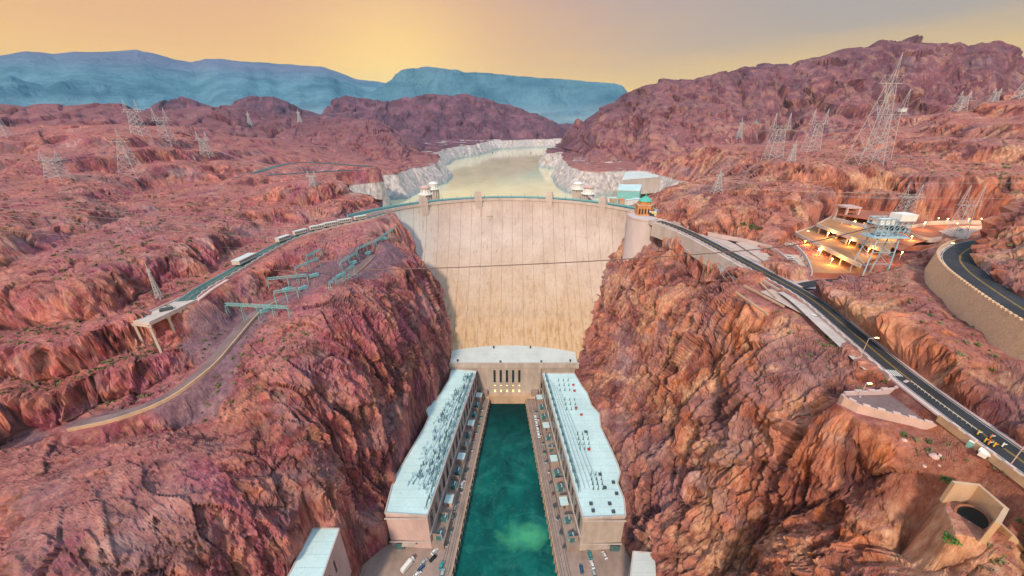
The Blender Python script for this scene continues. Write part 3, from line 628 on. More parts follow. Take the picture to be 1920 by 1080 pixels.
    def local(s, name, mats, parent, smooth=False):
        """geometry already given in the parent's own space"""
        o = bpy.data.objects.new(name, s.mesh(name, mats, (0, 0, 0), smooth)); C.collection.objects.link(o); o.parent = parent; return o
def offset(line, o):
    out = []
    for i, p in enumerate(line):
        a, b = line[max(i - 1, 0)], line[min(i + 1, len(line) - 1)]
        dx, dy = b[0] - a[0], b[1] - a[1]; L = math.hypot(dx, dy) or 1
        out.append((p[0] + dy / L * o, p[1] - dx / L * o, p[2]))
    return out
def cut(line, a, b):
    """sub-line between two fractions of its length"""
    P = [Vector(p) for p in line]; L = [0]
    for i in range(1, len(P)): L.append(L[-1] + (P[i] - P[i - 1]).length)
    def at(f):
        d = f * L[-1]
        for i in range(1, len(P)):
            if L[i] >= d: return P[i - 1].lerp(P[i], (d - L[i - 1]) / ((L[i] - L[i - 1]) or 1))
        return P[-1]
    return [tuple(at(a))] + [tuple(p) for p, l in zip(P, L) if a * L[-1] < l < b * L[-1]] + [tuple(at(b))]
def near_frac(line, p):
    """fraction of a line's length nearest a point"""
    best = (9e9, 0); n = 200
    for k in range(n + 1):
        q = cut(line, k / n * .999, min(1, k / n * .999 + .001))[0]; d = (q[0] - p[0]) ** 2 + (q[1] - p[1]) ** 2
        best = min(best, (d, k / n))
    return best[1]
def copy_tree(o, parent=None):
    c = o.copy(); C.collection.objects.link(c)
    if parent: c.parent = parent
    for ch in list(kids.get(o.name, [])): copy_tree(ch, c)
    return c
kids = {}
def remember(root):
    """note a prototype's children once, so copying is quick"""
    ch = [o for o in C.collection.objects if o.parent == root]; kids[root.name] = ch
    for c in ch: remember(c)
ORD = ['first', 'second', 'third', 'fourth', 'fifth', 'sixth', 'seventh', 'eighth', 'ninth', 'tenth', 'eleventh', 'twelfth', 'thirteenth', 'fourteenth', 'fifteenth', 'sixteenth']

# ------------------------------------------------------------------ materials
def plain(name, col, rough=.6, metal=0, var=.25, scale=.6, bump=0, emit=None):
    g = G(name); n = g.noise(scale, 5, .6); c2 = tuple(v * (1 - var) for v in col); c1 = tuple(min(1, v * (1 + var * .5)) for v in col)
    g.color(g.ramp(n, [(.3, c2), (.7, c1)])).rough(rough); g.b.inputs['Metallic'].default_value = metal
    if bump: g.bump(n, .5, bump)
    if emit: g.put(g.b.inputs['Emission Color'], emit[0]); g.b.inputs['Emission Strength'].default_value = emit[1]
    return g.m
def dam_concrete():
    g = G('dam_concrete'); X, Y, Zc = g.xyz()
    st = g.noise(.30, 7, .65, g.mapping((1, .3, .02))); st2 = g.noise(.9, 5, .6, g.mapping((1, .3, .02))); bl = g.noise(.03, 5, .6); fi = g.noise(.8, 5)
    top = g.ramp(bl, [(.35, (.44, .355, .335)), (.65, (.55, .46, .43))])
    low = g.ramp(st, [(.32, (.36, .22, .12)), (.5, (.50, .335, .20)), (.68, (.60, .44, .30))])
    k = g.rng(g.math('ADD', Zc, g.math('MULTIPLY', bl, 60)), 60, 150, 1, 0)  # warm lower face: stain, with floodlight glow put into the same colour
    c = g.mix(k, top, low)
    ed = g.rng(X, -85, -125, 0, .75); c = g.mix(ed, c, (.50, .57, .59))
    c = g.mix(g.math('MULTIPLY', g.rng(st, .55, .68), .5), c, (.28, .19, .14))
    c = g.mix(g.math('MULTIPLY', g.rng(st2, .58, .72), .35), c, (.22, .14, .11))
    c = g.mix(g.math('MULTIPLY', g.rng(st2, .42, .30), .4), c, (.68, .60, .54))
    c = g.mix(g.math('MULTIPLY', g.rng(fi, .62, .75), .10), c, (.35, .25, .22))
    # pour joints: the concrete columns of the dam and their lifts
    def lines(sock, period, wdt, amt, c):
        f = g.math('FRACT', g.math('MULTIPLY', sock, 1 / period)); return g.mix(g.math('MULTIPLY', g.math('LESS_THAN', f, wdt / period), amt), c, (.20, .13, .10))
    c = lines(g.math('ADD', X, 400), 13.0, .6, .5, c); c = lines(Zc, 15.2, .5, .10, c)
    # scattered dark drain marks
    dv = g.voro(.10, g.mapping((1, .01, .5))); c = g.mix(g.math('MULTIPLY', g.rng(dv, .05, .11, 1, 0), .45), c, (.2, .14, .12))
    g.color(c).rough(.85); g.bump(g.noise(.35, 8, .6, g.mapping((1, 1, .15))), .35, .5); return g.m
def concrete(name, col, stain=.35, scale=.12):
    g = G(name); a = g.noise(scale, 7, .65, g.mapping((1, 1, .35))); b = g.noise(scale * 9, 5, .6)
    c = g.ramp(a, [(.3, tuple(v * (1 - stain) for v in col)), (.6, col), (.8, tuple(min(1, v * 1.12) for v in col))])
    c = g.mix(g.math('MULTIPLY', g.rng(b, .55, .75), stain), c, tuple(v * .45 for v in col)); g.color(c).rough(.82); g.bump(b, .3, .15); return g.m
def asphalt(name, col):
    g = G(name); a = g.noise(.07, 6, .6); b = g.noise(6, 4, .7); X, Y, Zc = g.xyz()
    c = g.ramp(a, [(.3, tuple(v * .7 for v in col)), (.7, tuple(v * 1.3 for v in col))]); c = g.mix(g.math('MULTIPLY', g.rng(b, .5, .8), .4), c, tuple(v * 2 for v in col))
    c = g.mix(g.math('MULTIPLY', g.rng(g.voro(.16, None, 'DISTANCE_TO_EDGE'), 0, .015, 1, 0), .5), c, (.02, .02, .02))
    g.color(c).rough(.75); g.bump(b, .4, .03); return g.m
def stonework(name, col):
    g = G(name); q = g.n('ShaderNodeTexVoronoi', feature='DISTANCE_TO_EDGE'); q.inputs['Scale'].default_value = 1.9; g.l(g.mapping((1, 1, 1.5)), q.inputs['Vector'])
    cellc = g.voro(1.9, g.mapping((1, 1, 1.5)), 'F1', 'Color'); cs = g.xyz(cellc)[0]; a = g.noise(.15, 5)
    c = g.ramp(cs, [(0, tuple(v * .86 for v in col)), (.5, col), (1, tuple(min(1, v * 1.1) for v in col))])
    c = g.mix(g.rng(q.outputs[0], 0, .06, .4, 0), c, tuple(v * .55 for v in col)); c = g.mix(g.math('MULTIPLY', g.rng(a, .55, .7), .3), c, tuple(v * .55 for v in col))
    g.color(c).rough(.9); g.bump(g.rng(q.outputs[0], 0, .12), .6, .2); return g.m
def roofing(name, col, dirt):
    g = G(name); a = g.noise(.05, 7, .65); b = g.noise(.6, 6, .7)
    c = g.ramp(a, [(.3, tuple(v * .82 for v in col)), (.62, col)]); c = g.mix(g.math('MULTIPLY', g.rng(b, .52, .75), .45), c, dirt)
    X, Y, Zc = g.xyz(); f = g.math('FRACT', g.math('MULTIPLY', g.math('ADD', Y, 500), 1 / 6.5)); c = g.mix(g.math('MULTIPLY', g.math('LESS_THAN', f, .05), .35), c, dirt)
    g.color(c).rough(.7); return g.m
M = dict(
    dam=dam_concrete(), conc=concrete('concrete', (.50, .42, .38)), pale=concrete('pale_concrete', (.56, .48, .46), .25), rose=concrete('rose_concrete', (.60, .43, .41), .25), tan=concrete('tan_concrete', (.58, .40, .28), .3),
    turret=concrete('turret_concrete', (.58, .50, .52), .12), deckc=concrete('quay_concrete', (.36, .27, .24), .35), yard=concrete('yard_concrete', (.27, .21, .19), .35),
    roof=roofing('pale_roofing', (.58, .78, .82), (.22, .34, .38)), roof2=roofing('cream_roofing', (.62, .66, .66), (.42, .42, .40)),
    asphalt=asphalt('asphalt', (.040, .040, .048)), asphalt2=asphalt('old_asphalt', (.20, .135, .14)), apron=concrete('apron_paving', (.55, .42, .38), .25),
    side=concrete('pavement_concrete', (.60, .46, .46), .2), yellow=plain('yellow_road_paint', (.55, .33, .05), .6, var=.5, scale=1.2), white=plain('white_paint', (.80, .80, .80), .5, var=.12),
    stone=stonework('tan_stonework', (.74, .51, .35)), stone2=stonework('rose_stonework', (.52, .31, .24)),
    steel=plain('galvanised_steel', (.50, .53, .57), .45, .1, .1), dsteel=plain('dark_steel', (.09, .10, .11), .5, .4, .2), teal=plain('teal_painted_steel', (.22, .50, .52), .5, .1, .25),
    bluesteel=plain('pale_blue_steel', (.42, .60, .72), .5, .1, .3, 1.5), glass=plain('dark_glass', (.03, .05, .06), .12, 0, .2), rubber=plain('black_rubber', (.02, .02, .02), .8),
    copper=plain('green_copper', (.10, .48, .40), .5, .0, .3), orange=concrete('orange_wall', (.62, .27, .10), .25), tank=plain('transformer_paint', (.09, .18, .20), .45, .2, .4, .5), porcelain=plain('brown_porcelain', (.10, .15, .16), .3, 0, .3),
    tealroad=asphalt('teal_grey_asphalt', (.055, .12, .13)), rust=plain('rusty_steel', (.30, .13, .08), .8, .2, .4), cable=plain('weathered_cable', (.17, .11, .10), .6, .3), wire=plain('grey_wire', (.50, .46, .46), .5, .2),
    leaf=plain('scrub_leaves', (.11, .15, .05), .8, 0, .5, 3), leaf2=plain('dry_scrub_leaves', (.20, .18, .10), .85, 0, .45, 3), leaf3=plain('fresh_green_leaves', (.09, .20, .05), .8, 0, .5, 2),
    lampglow=plain('warm_lamp_glass', (1, .8, .4), .4, emit=((1, .62, .18), 9.0)), litwin=plain('lit_window_glass', (.9, .7, .3), .4, emit=((1, .72, .25), 1.1)), garagefloor=concrete('garage_floor', (.42, .21, .11), .25), terra=concrete('terracotta_paving', (.40, .14, .09), .3),
    red=plain('red_paint', (.45, .05, .04), .4), stripey=plain('yellow_plastic', (.80, .55, .05), .5), oran=plain('orange_plastic', (.80, .22, .04), .5), wood=plain('weathered_wood', (.25, .16, .11), .9), pink=concrete('pink_rubble_concrete', (.66, .44, .42), .2))
for nm, col in dict(white=(.75, .77, .78), silver=(.42, .45, .47), black=(.02, .022, .025), blue=(.04, .10, .22), red=(.35, .03, .03), tealc=(.05, .30, .33), tan=(.45, .36, .25)).items():
    M['car_' + nm] = plain('car_paint_' + ('teal' if nm == 'tealc' else nm), col, .25, .1, .05)
def water(name, deep, shallow, rough, scale, patches=None, amp=.25, spec=.5):
    g = G(name); g.obj = g.n('ShaderNodeNewGeometry').outputs['Position']; a = g.noise(scale * .15, 5, .6, g.mapping((1, .5, 1))); c = g.ramp(a, [(.3, deep), (.7, shallow)])
    if patches:
        X, Y, Zc = g.xyz(); dx = g.math('MULTIPLY', g.math('ADD', X, -patches[0]), 1 / patches[2]); dy = g.math('MULTIPLY', g.math('ADD', Y, -patches[1]), 1 / patches[3])
        d = g.math('SQRT', g.math('ADD', g.math('MULTIPLY', dx, dx), g.math('MULTIPLY', dy, dy))); d = g.math('ADD', d, g.math('MULTIPLY', g.noise(.09, 5, .6), 1.6))
        c = g.mix(g.math('MULTIPLY', g.rng(d, 1.1, 1.9, 1, 0), .8), c, patches[4])
        sw = g.noise(.035, 6, .6, g.mapping((1, 1.3, 1)), 1.5); c = g.mix(g.math('MULTIPLY', g.rng(sw, .48, .62), .35), c, (.02, .22, .18))
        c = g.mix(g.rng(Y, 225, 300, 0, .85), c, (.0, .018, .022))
        foam = g.math('MULTIPLY', g.rng(g.noise(.16, 9, .7, g.mapping((1, 1.6, 1)), 1.2), .54, .74), g.rng(Y, 300, 240)); c = g.mix(g.math('MULTIPLY', foam, .13), c, (.22, .50, .44))
    g.color(c).rough(rough); g.b.inputs['Specular IOR Level'].default_value = spec; g.b.inputs['IOR'].default_value = 1.5
    h = g.noise(scale, 6, .65, g.mapping((1, .45, 1))); g.bump(h, amp, .4 / scale * .5); return g.m
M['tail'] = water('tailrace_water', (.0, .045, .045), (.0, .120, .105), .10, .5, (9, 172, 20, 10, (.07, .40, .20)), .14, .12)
M['lake'] = water('lake_water', (.64, .58, .36), (.80, .72, .46), .07, .12, None, .10, 1.0)  # golden sky reflection put into the water's base colour
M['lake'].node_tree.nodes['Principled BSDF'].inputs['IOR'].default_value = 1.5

# ------------------------------------------------------------------ water
def sheet(name, poly, z, mat):
    m = MB(); m.add([(p[0], p[1], z) for p in poly], [tuple(range(len(poly)))]); o = m.build(name, mat); o['kind'] = 'structure'; return o
lake_o = [(p[0] * 1.0, p[1]) for p in [(-240, 455), (-420, 700), (-420, 1300), (-700, 2200), (-300, 2600), (500, 2600), (420, 2000), (350, 1200), (400, 700), (220, 470), (100, 470), (0, 505), (-100, 490)]]
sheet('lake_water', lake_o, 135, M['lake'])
LQ = [Z(918, 757, 0)[:2], Z(850, 1080, 0)[:2], (-46, 90), (-50, 0), (-50, -55)]          # left quay edge
RQ = [Z(986, 757, 0)[:2], Z(1045, 1080, 0)[:2], (37, 90), (40, 0), (40, -55)]
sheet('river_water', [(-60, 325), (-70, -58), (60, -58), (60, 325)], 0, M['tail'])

# ------------------------------------------------------------------ the dam
dam = thing('dam', 'huge curved arch dam with a streaked pale concrete face between the canyon walls', 'dam', (DCX, 470, 20))
def strip_grid(xs, zs, fn, name, mat, parent):
    m = MB(); n = len(zs); m.add([fn(x, z) for x in xs for z in zs], [(i * n + j, (i + 1) * n + j, (i + 1) * n + j + 1, i * n + j + 1) for i in range(len(xs) - 1) for j in range(n - 1)])
    return m.build(name, mat, parent, smooth=True)
DX = list(np.linspace(-160, 141, 120)); DZ = list(np.linspace(38, 180, 56))
def dface():
    m = MB(); T = 15.0; n = len(DZ)
    A = [(x, dam_y(x, z), z) for x in DX for z in DZ]
    m.add(A, [(i * n + j, (i + 1) * n + j, (i + 1) * n + j + 1, i * n + j + 1) for i in range(len(DX) - 1) for j in range(n - 1)])
    # crest top and upstream face
    B = []
    for x in DX: B += [(x, dam_y(x, 180), 180), (x, dam_y(x, 180) + T, 180), (x, dam_y(x, 180) + T, 110)]
    m.add(B, [(3 * i + k, 3 * i + 3 + k, 3 * i + 4 + k, 3 * i + 1 + k) for i in range(len(DX) - 1) for k in (0, 1)])
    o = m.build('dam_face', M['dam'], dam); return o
dface()
crest = [(x, dam_y(x, 180), 180.0) for x in np.linspace(-160, 137, 110)]
MB().ribbon(crest, -1.5, -13.2, .06).build('crest_road', M['tealroad'], dam)
MB().sweep(crest, -.2, .9, -1.6, 1.5).build('parapet', M['pale'], dam)
MB().sweep(crest, -14.2, -15.0, -1.6, 1.5).build('parapet', M['teal'], dam)
for k, tx in enumerate((-106.5, -43, 47.5, 108)):
    m = MB(); yy = dam_y(tx, 180); a = math.atan2(-(tx - DCX), 170); rz = -a
    rz = math.atan2(-(tx - DCX), math.sqrt(172 ** 2 - (tx - DCX) ** 2))
    nrm = Vector((math.sin(-rz), -math.cos(rz), 0)); nrm = Vector(((tx - DCX) / 172 * 1.0, 0, 0)) * 0 + Vector((math.sin(rz), -math.cos(rz), 0))
    c = Vector((tx, yy, 0)) + nrm * .2
    for (hw, z0, z1, dd) in ((4.4, 158, 187.5, 5.6), (3.4, 187.5, 190.5, 4.4), (5.0, 179, 181.2, 6.4)):
        m.box((c.x, c.y, (z0 + z1) / 2), (hw * 2, dd, z1 - z0), rz)
    for s in (-2.7, 0, 2.7): m.box((c.x + nrm.x * 2.9 + math.cos(rz) * s, c.y + nrm.y * 2.9 + math.sin(rz) * s, 172), (.7, .5, 26), rz)
    t = m.build('crest_tower', M['pale'], dam)
    d = MB(); d.box((c.x - nrm.x * 2.9, c.y - nrm.y * 2.9, 182.6), (2, .3, 4), rz); d.build('door', M['dsteel'], t)
# a small recessed adit high on the face
m = MB(); p = (-31.5, dam_y(-31.5, 161)); m.box((p[0], p[1] - .2, 160), (13, 1.6, .8)); m.box((p[0], p[1] + .6, 156.5), (11, 1.8, 5)); m.build('inspection_ledge', M['conc'], dam)
rng = random.Random(4)
for k, x in enumerate(np.linspace(-120, 118, 15)):     # lamp posts on the crest
    if min(abs(x - q) for q in (-106.5, -43, 47.5, 108)) < 8: continue
    y = dam_y(x, 180) + 1.4; m = MB(); m.lathe((x, y, 180), [(.16, 0), (.12, 5)], 6); m.lathe((x, y, 185), [(.1, 0), (.35, .3), (.3, .8), (.05, 1)], 8)
    m.build('lamp_post', M['dsteel'], dam)

# ------------------------------------------------------------------ intake towers in the lake
def intake(x, y, top, label, rust):
    t = thing('intake_tower', label, 'intake tower', (x, y, 110), 'intake towers in the lake'); r = 7.6
    m = MB(); m.lathe((x, y, 110), [(r * .8, 0), (r * .8, top - 12 - 110)], 24); m.build('shaft', M['pale'], t)
    for i in range(12):
        a = 2 * math.pi * i / 12; m = MB(); m.box((x + math.cos(a) * r * .92, y + math.sin(a) * r * .92, (110 + top - 11) / 2), (3.0, 1.0, top - 11 - 110), a); m.build('fin', M['pale'], t)
    m = MB(); m.lathe((x, y, top - 11.6), [(r * 1.3, 0), (r * 1.3, 1.2)], 24); m.build('balcony', M['white'], t)
    m = MB(); m.lathe((x, y, top - 10.4), [(r * .72, 0), (r * .72, 7)], 24); m.build('drum', M['white'], t)
    for i in range(12):
        a = 2 * math.pi * i / 12; m = MB(); m.box((x + math.cos(a) * r * .85, y + math.sin(a) * r * .85, top - 6.8), (.9, .9, 7.2), a); m.build('column', M['white'], t)
    m = MB(); m.lathe((x, y, top - 3.2), [(r * 1.0, 0), (r * 1.02, 1.2), (r * .8, 1.5), (r * .75, 2.6), (r * .3, 3.4)], 24); m.build('cap', M['rose'] if rust else M['white'], t)
    # footbridge from the dam crest
for px, py, y, lb, ru in [(797, 348, 520, 'near left intake tower in the lake, white fluted column with a reddish cap', True), (812, 341, 625, 'far left intake tower, white column behind the reddish capped one', False),
                          (1104, 347, 520, 'near right intake tower in the lake with a pinkish cap beside the dam crest', True), (1084, 341, 625, 'far right intake tower, white column behind its pink capped neighbour', False)]:
    p = R(px, py, y); intake(p[0], p[1], p[2], lb, ru)
for sgn, xa, lb in ((-1, R(797, 348, 520)[0], 'short footbridge from the left crest to the near left intake tower'), (1, R(1104, 347, 520)[0], 'short footbridge from the right crest to the near right intake tower')):
    t = thing('footbridge', lb, 'footbridge', (xa, 490, 178)); yc = dam_y(xa, 180) + 15
    m = MB(); m.box((xa, (yc + 512) / 2, 179.2), (4, 512 - yc, 1.2)); m.build('deck', M['pale'], t)
    for s in (-1.9, 1.9):
        m = MB(); m.box((xa + s, (yc + 512) / 2, 180.8), (.15, 512 - yc, .15))
        for k in range(12): m.box((xa + s, lerp(yc, 512, k / 11), 180.2), (.12, .12, 1.2))
        m.build('railing', M['steel'], t)

# ------------------------------------------------------------------ powerhouse: centre block
ph = thing('powerhouse', 'central powerhouse block with a pale curved roof at the foot of the dam', 'powerhouse', (0, 320, 0))
front = 315.0; back = [(x, dam_y(x, 46) + 1.0) for x in np.linspace(-65, 68, 24)]
m = MB(); m.prism([(-63.5, front + 2.5), (67, front + 2.5)] + back[::-1], 43.5, 45.0); m.build('roof', M['roof2'], ph)
m = MB(); m.prism([(-61, front + 3), (-61, 336), (65, 336), (65, front + 3)], 20, 43.4); m.build('upper_wall', M['conc'], ph)
m = MB(); m.box((2.2, front + 1.2, 44.3), (132, 2.6, 4.2)); m.box((2.2, front + .2, 46.8), (132.4, 1.2, .8)); m.box((2.2, front - .4, 41.6), (132, 1.2, .7)); m.build('cornice', M['conc'], ph)
def wall_with_openings(x0, x1, z0, z1, y, th, ops, mat, parent):
    """a wall facing -y with real openings"""
    xs = sorted({x0, x1} | {o[0] for o in ops} | {o[1] for o in ops}); zs = sorted({z0, z1} | {o[2] for o in ops} | {o[3] for o in ops}); m = MB()
    for i in range(len(xs) - 1):
        for j in range(len(zs) - 1):
            cx, cz = (xs[i] + xs[i + 1]) / 2, (zs[j] + zs[j + 1]) / 2
            if any(o[0] < cx < o[1] and o[2] < cz < o[3] for o in ops): continue
            m.box((cx, y + th / 2, cz), (xs[i + 1] - xs[i], th, zs[j + 1] - zs[j]))
    return m.build('front_wall', mat, parent)
wx = [-18.0, -11.6, -5.2, 1.2, 7.6]; ops = [(x - 1.2, x + 1.2, 22, 38.5) for x in wx] + [(x - .9, x + .9, 17.5, 19.5) for x in wx] + [(x - .9, x + .9, 9.5, 13.5) for x in wx]
wall_with_openings(-36, 30, 7, 42, front + .3, 2.2, ops, M['conc'], ph)
for x in wx:
    m = MB(); m.box((x, front + 1.9, 30.2), (2.4, .2, 16.5)); f = m.build('window', M['glass'], ph)
    m = MB(); m.box((x, front + 1.66, 30.2), (.2, .2, 16.4)); [m.box((x, front + 1.7, z), (2.4, .25, .3)) for z in (25, 28, 31, 34, 37)]; m.build('window_frame', M['dsteel'], f)
    for z, h in ((18.5, 2), (11.5, 4)):
        m = MB(); m.box((x, front + 1.9, z), (1.8, .2, h)); m.build('lit_window', M['litwin'], ph)
for x, w_ in ((-29, 7), (23.5, 7)):
    m = MB(); m.box((x, front - 2.0, 10.8), (w_, 4.5, 7.6)); m.build('side_block', M['deckc'], ph)
m = MB(); m.box((-3, front - 2.8, 1.5), (60, 5.5, 14)); m.box((-3, front - 5.4, 8.9), (60, .4, 1.0)); m.build('plinth', M['tan'], ph)
for x in (-39, 38): # little kiosks on the roof edge
    pass
for x, y in ((-56, 321), (-20, 346), (20, 346), (60, 321), (-12, 319), (30, 319)):
    m = MB(); m.box((x, y, 46), (1.4, 1.4, 2)); m.box((x, y, 47.2), (1.8, 1.8, .4)); m.build('roof_vent', M['dsteel'], ph)

# ------------------------------------------------------------------ powerhouse wings
LW = [Z(*p, 40)[:2] for p in [(847, 691), (842, 712), (826, 738), (798, 768), (804, 782), (795, 802), (775, 836), (755, 870), (738, 900), (730, 930), (722, 962), (801, 967), (893, 696)]]
RW = [Z(*p, 40)[:2] for p in [(1017, 700), (1077, 700), (1090, 722), (1101, 737), (1109, 760), (1124, 776), (1126, 800), (1146, 842), (1158, 870), (1163, 886), (1158, 906), (1170, 935), (1173, 967), (1093, 971)]]
def inset(poly, d):
    n = len(poly); a = sum(poly[i][0] * poly[(i + 1) % n][1] - poly[(i + 1) % n][0] * poly[i][1] for i in range(n)); P = poly if a > 0 else poly[::-1]; out = []
    for i in range(n):
        p0, p1, p2 = Vector(P[i - 1]), Vector(P[i]), Vector(P[(i + 1) % n]); e1 = (p1 - p0).normalized(); e2 = (p2 - p1).normalized()
        n1, n2 = Vector((-e1.y, e1.x)), Vector((-e2.y, e2.x)); b = (n1 + n2); b = b / max(.35, b.length_squared) * 2 / 2
        q = p1 + b * d; out.append((q.x, q.y))
    return out
def wing(poly, inner0, inner1, label, s):
    """s=-1 left, +1 right; inner edge from near end to far end"""
    t = thing('powerhouse_wing', label, 'powerhouse', (poly[0][0], 230, 5), 'powerhouse wings')
    m = MB(); m.prism(poly, 4, 39.2); m.build('wall', M['rose'] if s < 0 else M['conc'], t)
    r = MB(); r.prism(inset(poly, .9), 39.0, 39.7); r.build('roof', M['roof'], t)
    m = MB(); P = poly + [poly[0]]
    for a, b in zip(P[:-1], P[1:]):
        m.bar((a[0], a[1], 39.8), (b[0], b[1], 39.8), .8, 1.3)
    m.build('roof_parapet', M['pale'], t)
    return t
Ln, Lf = Vector(LW[11]), Vector(LW[12]); Rn, Rf = Vector(RW[13]), Vector(RW[0])
wl = wing(LW, Ln, Lf, 'left powerhouse wing with a pale roof crowded with dark insulator posts', -1)
wr = wing(RW, Rn, Rf, 'right powerhouse wing with a cleaner white roof and neat clusters of insulators', 1)
# end wall details
def end_wall(t, a, b, s):
    y = min(a[1], b[1]); x0, x1 = sorted((a[0], b[0]))
    cx = lerp(x0, x1, .22) if s < 0 else lerp(x0, x1, .86)
    d = MB(); d.box((cx, y - .25, 8.7), (6.4, .5, 6.4)); q = d.build('loading_door', M['tank'], t)
    d = MB(); [d.box((cx, y - .55, 6.6 + k * 1.3), (6.2, .12, .15)) for k in range(4)]; d.build('door_slat', M['dsteel'], q)
    m = MB(); m.box(((x0 + x1) / 2, y - .3, 14.0), (x1 - x0, .6, .5)); m.box(((x0 + x1) / 2, y - .35, 37.5), (x1 - x0 + .2, .7, .6))
    m.build('string_course', M['pale'], t)
    m = MB(); m.box((cx + (7 if s < 0 else -9), y - 1.4, 13), (9, 2.6, .4)); m.build('canopy', M['conc'], t)
end_wall(wl, LW[10], LW[11], -1); end_wall(wr, RW[12], RW[13], 1)
# tall window strips along the inner walls
for t, n_, f_, s in ((wl, Ln, Lf, 1), (wr, Rn, Rf, -1)):
    d = (f_ - n_); L = d.length; u = d / L; nr = Vector((u.y, -u.x)) * s; rz = math.atan2(u.y, u.x)
    for k in range(16):
        p = n_ + u * (6 + k * (L - 12) / 15); m = MB(); m.box((p.x + nr.x * .15, p.y + nr.y * .15, 29), (3.6, .3, 13), rz); m.build('window', M['glass'], t)
    m = MB(); c = n_ + d / 2 + nr * .35; m.box((c.x, c.y, 21), (L, .7, .8), rz); m.build('string_course', M['pale'], t)

# ------------------------------------------------------------------ transformer decks and quays
def deck(n_, f_, s, edge, label):
    """n_/f_ inner wing corners (near/far); s=+1 quay lies towards +x"""
    d = (f_ - n_).normalized(); nr = Vector((d.y, -d.x)) * s
    a, b = n_ + nr * .05, f_ + nr * .05 + d * 2; w_ = 8.6
    m = MB(); m.prism([tuple(a), tuple(b), tuple(b + nr * w_ * .72), tuple(a + nr * w_)], 4, 12.5)
    o = m.build('transformer_deck', M['deckc']); o['kind'] = 'structure'
    return d, nr
dL, nL = deck(Ln, Lf, 1, LQ, ''); dR, nR = deck(Rn, Rf, -1, RQ, '')
def quay(edge, outer, name):
    m = MB(); m.prism([edge[0], edge[1]] + edge[2:] + outer, -5, 6.6); o = m.build(name, M['deckc']); o['kind'] = 'structure'
quay(LQ, [(-103, -55), (-101, 30), (-103, 95), (-104, 150), (-80, 165), (-70, 200), (-50, 314)], 'left_quay')
quay(RQ, [(90, -55), (88, 60), (86, 120), (90, 160), (66, 200), (45, 314)], 'right_quay')
# lighter paving strips, crane rails and kerb on the quays
for edge, s in ((LQ, 1), (RQ, -1)):
    ln = [(edge[0][0], edge[0][1], 6.6), (edge[1][0], edge[1][1], 6.6), (edge[2][0], edge[2][1], 6.6), (edge[3][0], edge[3][1], 6.6)]
    ln = [tuple(Vector(ln[0]).lerp(Vector(ln[1]), k / 30)) for k in range(31)] + ln[2:]
    m = MB(); m.sweep(ln, -.15 * s, .45 * s, -.3, 1.0); q = m.build('quay_kerb', M['tan']); q['kind'] = 'structure'
    m = MB()
    for k in (2.0, 3.5, 5.8, 7.3): m.sweep(ln, s * k, s * (k + .22), -.2, .12)
    q = m.build('crane_rails', M['dsteel']); q['kind'] = 'structure'
    m = MB(); P = [Vector(p) for p in ln]
    for a, b in zip(P[:-1], P[1:]):
        n = max(1, int((b - a).length / 5.5))
        for k in range(n):
            p = a.lerp(b, (k + .5) / n); m.box((p.x + s * .2, p.y, 1.4), (1.5, 1.5, 10))
    q = m.build('quay_piers', M['deckc']); q['kind'] = 'structure'

# ------------------------------------------------------------------ roads
def road(name, line, hw, mat, marks='yellow', kerb=True, edge=True):
    m = MB(); m.ribbon(line, -hw, hw, .08); r = m.build(name, mat); r['kind'] = 'structure'
    if marks:
        a = MB()
        for o in (-.30, .14): a.ribbon(line, o, o + .17, .086)
        q = a.build('centre_line', M['yellow'], None); q['kind'] = 'structure'
    if edge:
        a = MB(); a.ribbon(line, -hw + .45, -hw + .6, .086); a.ribbon(line, hw - .6, hw - .45, .086)
        q = a.build('edge_line', M['white']); q['kind'] = 'structure'
    return r
road('main_road', main_road, 4.9, M['asphalt'])
road('side_road', [tuple(Vector(p) + Vector((0, 0, .02))) for p in side_road], 4.2, M['asphalt'], None, edge=False)
road('hairpin_road', hairpin, 6.9, M['asphalt'])
road('left_bank_road', left_road, 5.2, M['tealroad'], 'yellow')
road('lower_road', low_road, 3.4, M['asphalt2'], None, edge=False)
road('far_road', far_road_left, 5.5, M['tealroad'], None, edge=False)
road('far_road', far_road_left2, 5.5, M['tealroad'], None, edge=False)
def strip(name, line, a, b, z, mat, h=None):
    m = MB()
    if h is None: m.ribbon(line, a, b, z)
    else: m.sweep(line, a, b, -.4, h)
    o = m.build(name, mat); o['kind'] = 'structure'; return o
fj = near_frac(main_road, Z(1500, 547, 182))
fj2 = near_frac(main_road, Z(1575, 600, 182))
strip('pavement', cut(main_road, fj2, 1), -5.0, -7.2, 0, M['side'], .22)          # uphill side
strip('pavement', cut(main_road, 0, 1), 5.0, 6.6, 0, M['side'], .22)             # gorge side
strip('pavement', cut(main_road, 0, fj * .97), -5.0, -6.6, 0, M['side'], .22)
strip('roadside_apron', cut(main_road, .03, fj * .95), -6.7, -19, -.1, M['apron'])
strip('roadside_apron', cut(main_road, fj, near_frac(main_road, Z(1690, 700, 182))), 6.7, 12.5, -.12, M['pale'])
m = MB(); t_ = [Z(1512, 541, 182), Z(1560, 546, 182), Z(1600, 534, 182), Z(1575, 530, 182)]; m.add([(p[0], p[1], 182.22) for p in t_], [(0, 1, 2, 3)]); q = m.build('traffic_island', M['side']); q['kind'] = 'structure'
m = MB()
for (a, b) in ((5.6, 0), (0, 0)): pass
cz = cut(main_road, near_frac(main_road, Z(1690, 700, 182)) - .004, near_frac(main_road, Z(1690, 700, 182)) + .008)
for k in range(5): m.ribbon(cz, 1.0 + k * .8, 1.4 + k * .8, .088)
q = m.build('crossing_markings', M['white']); q['kind'] = 'structure'

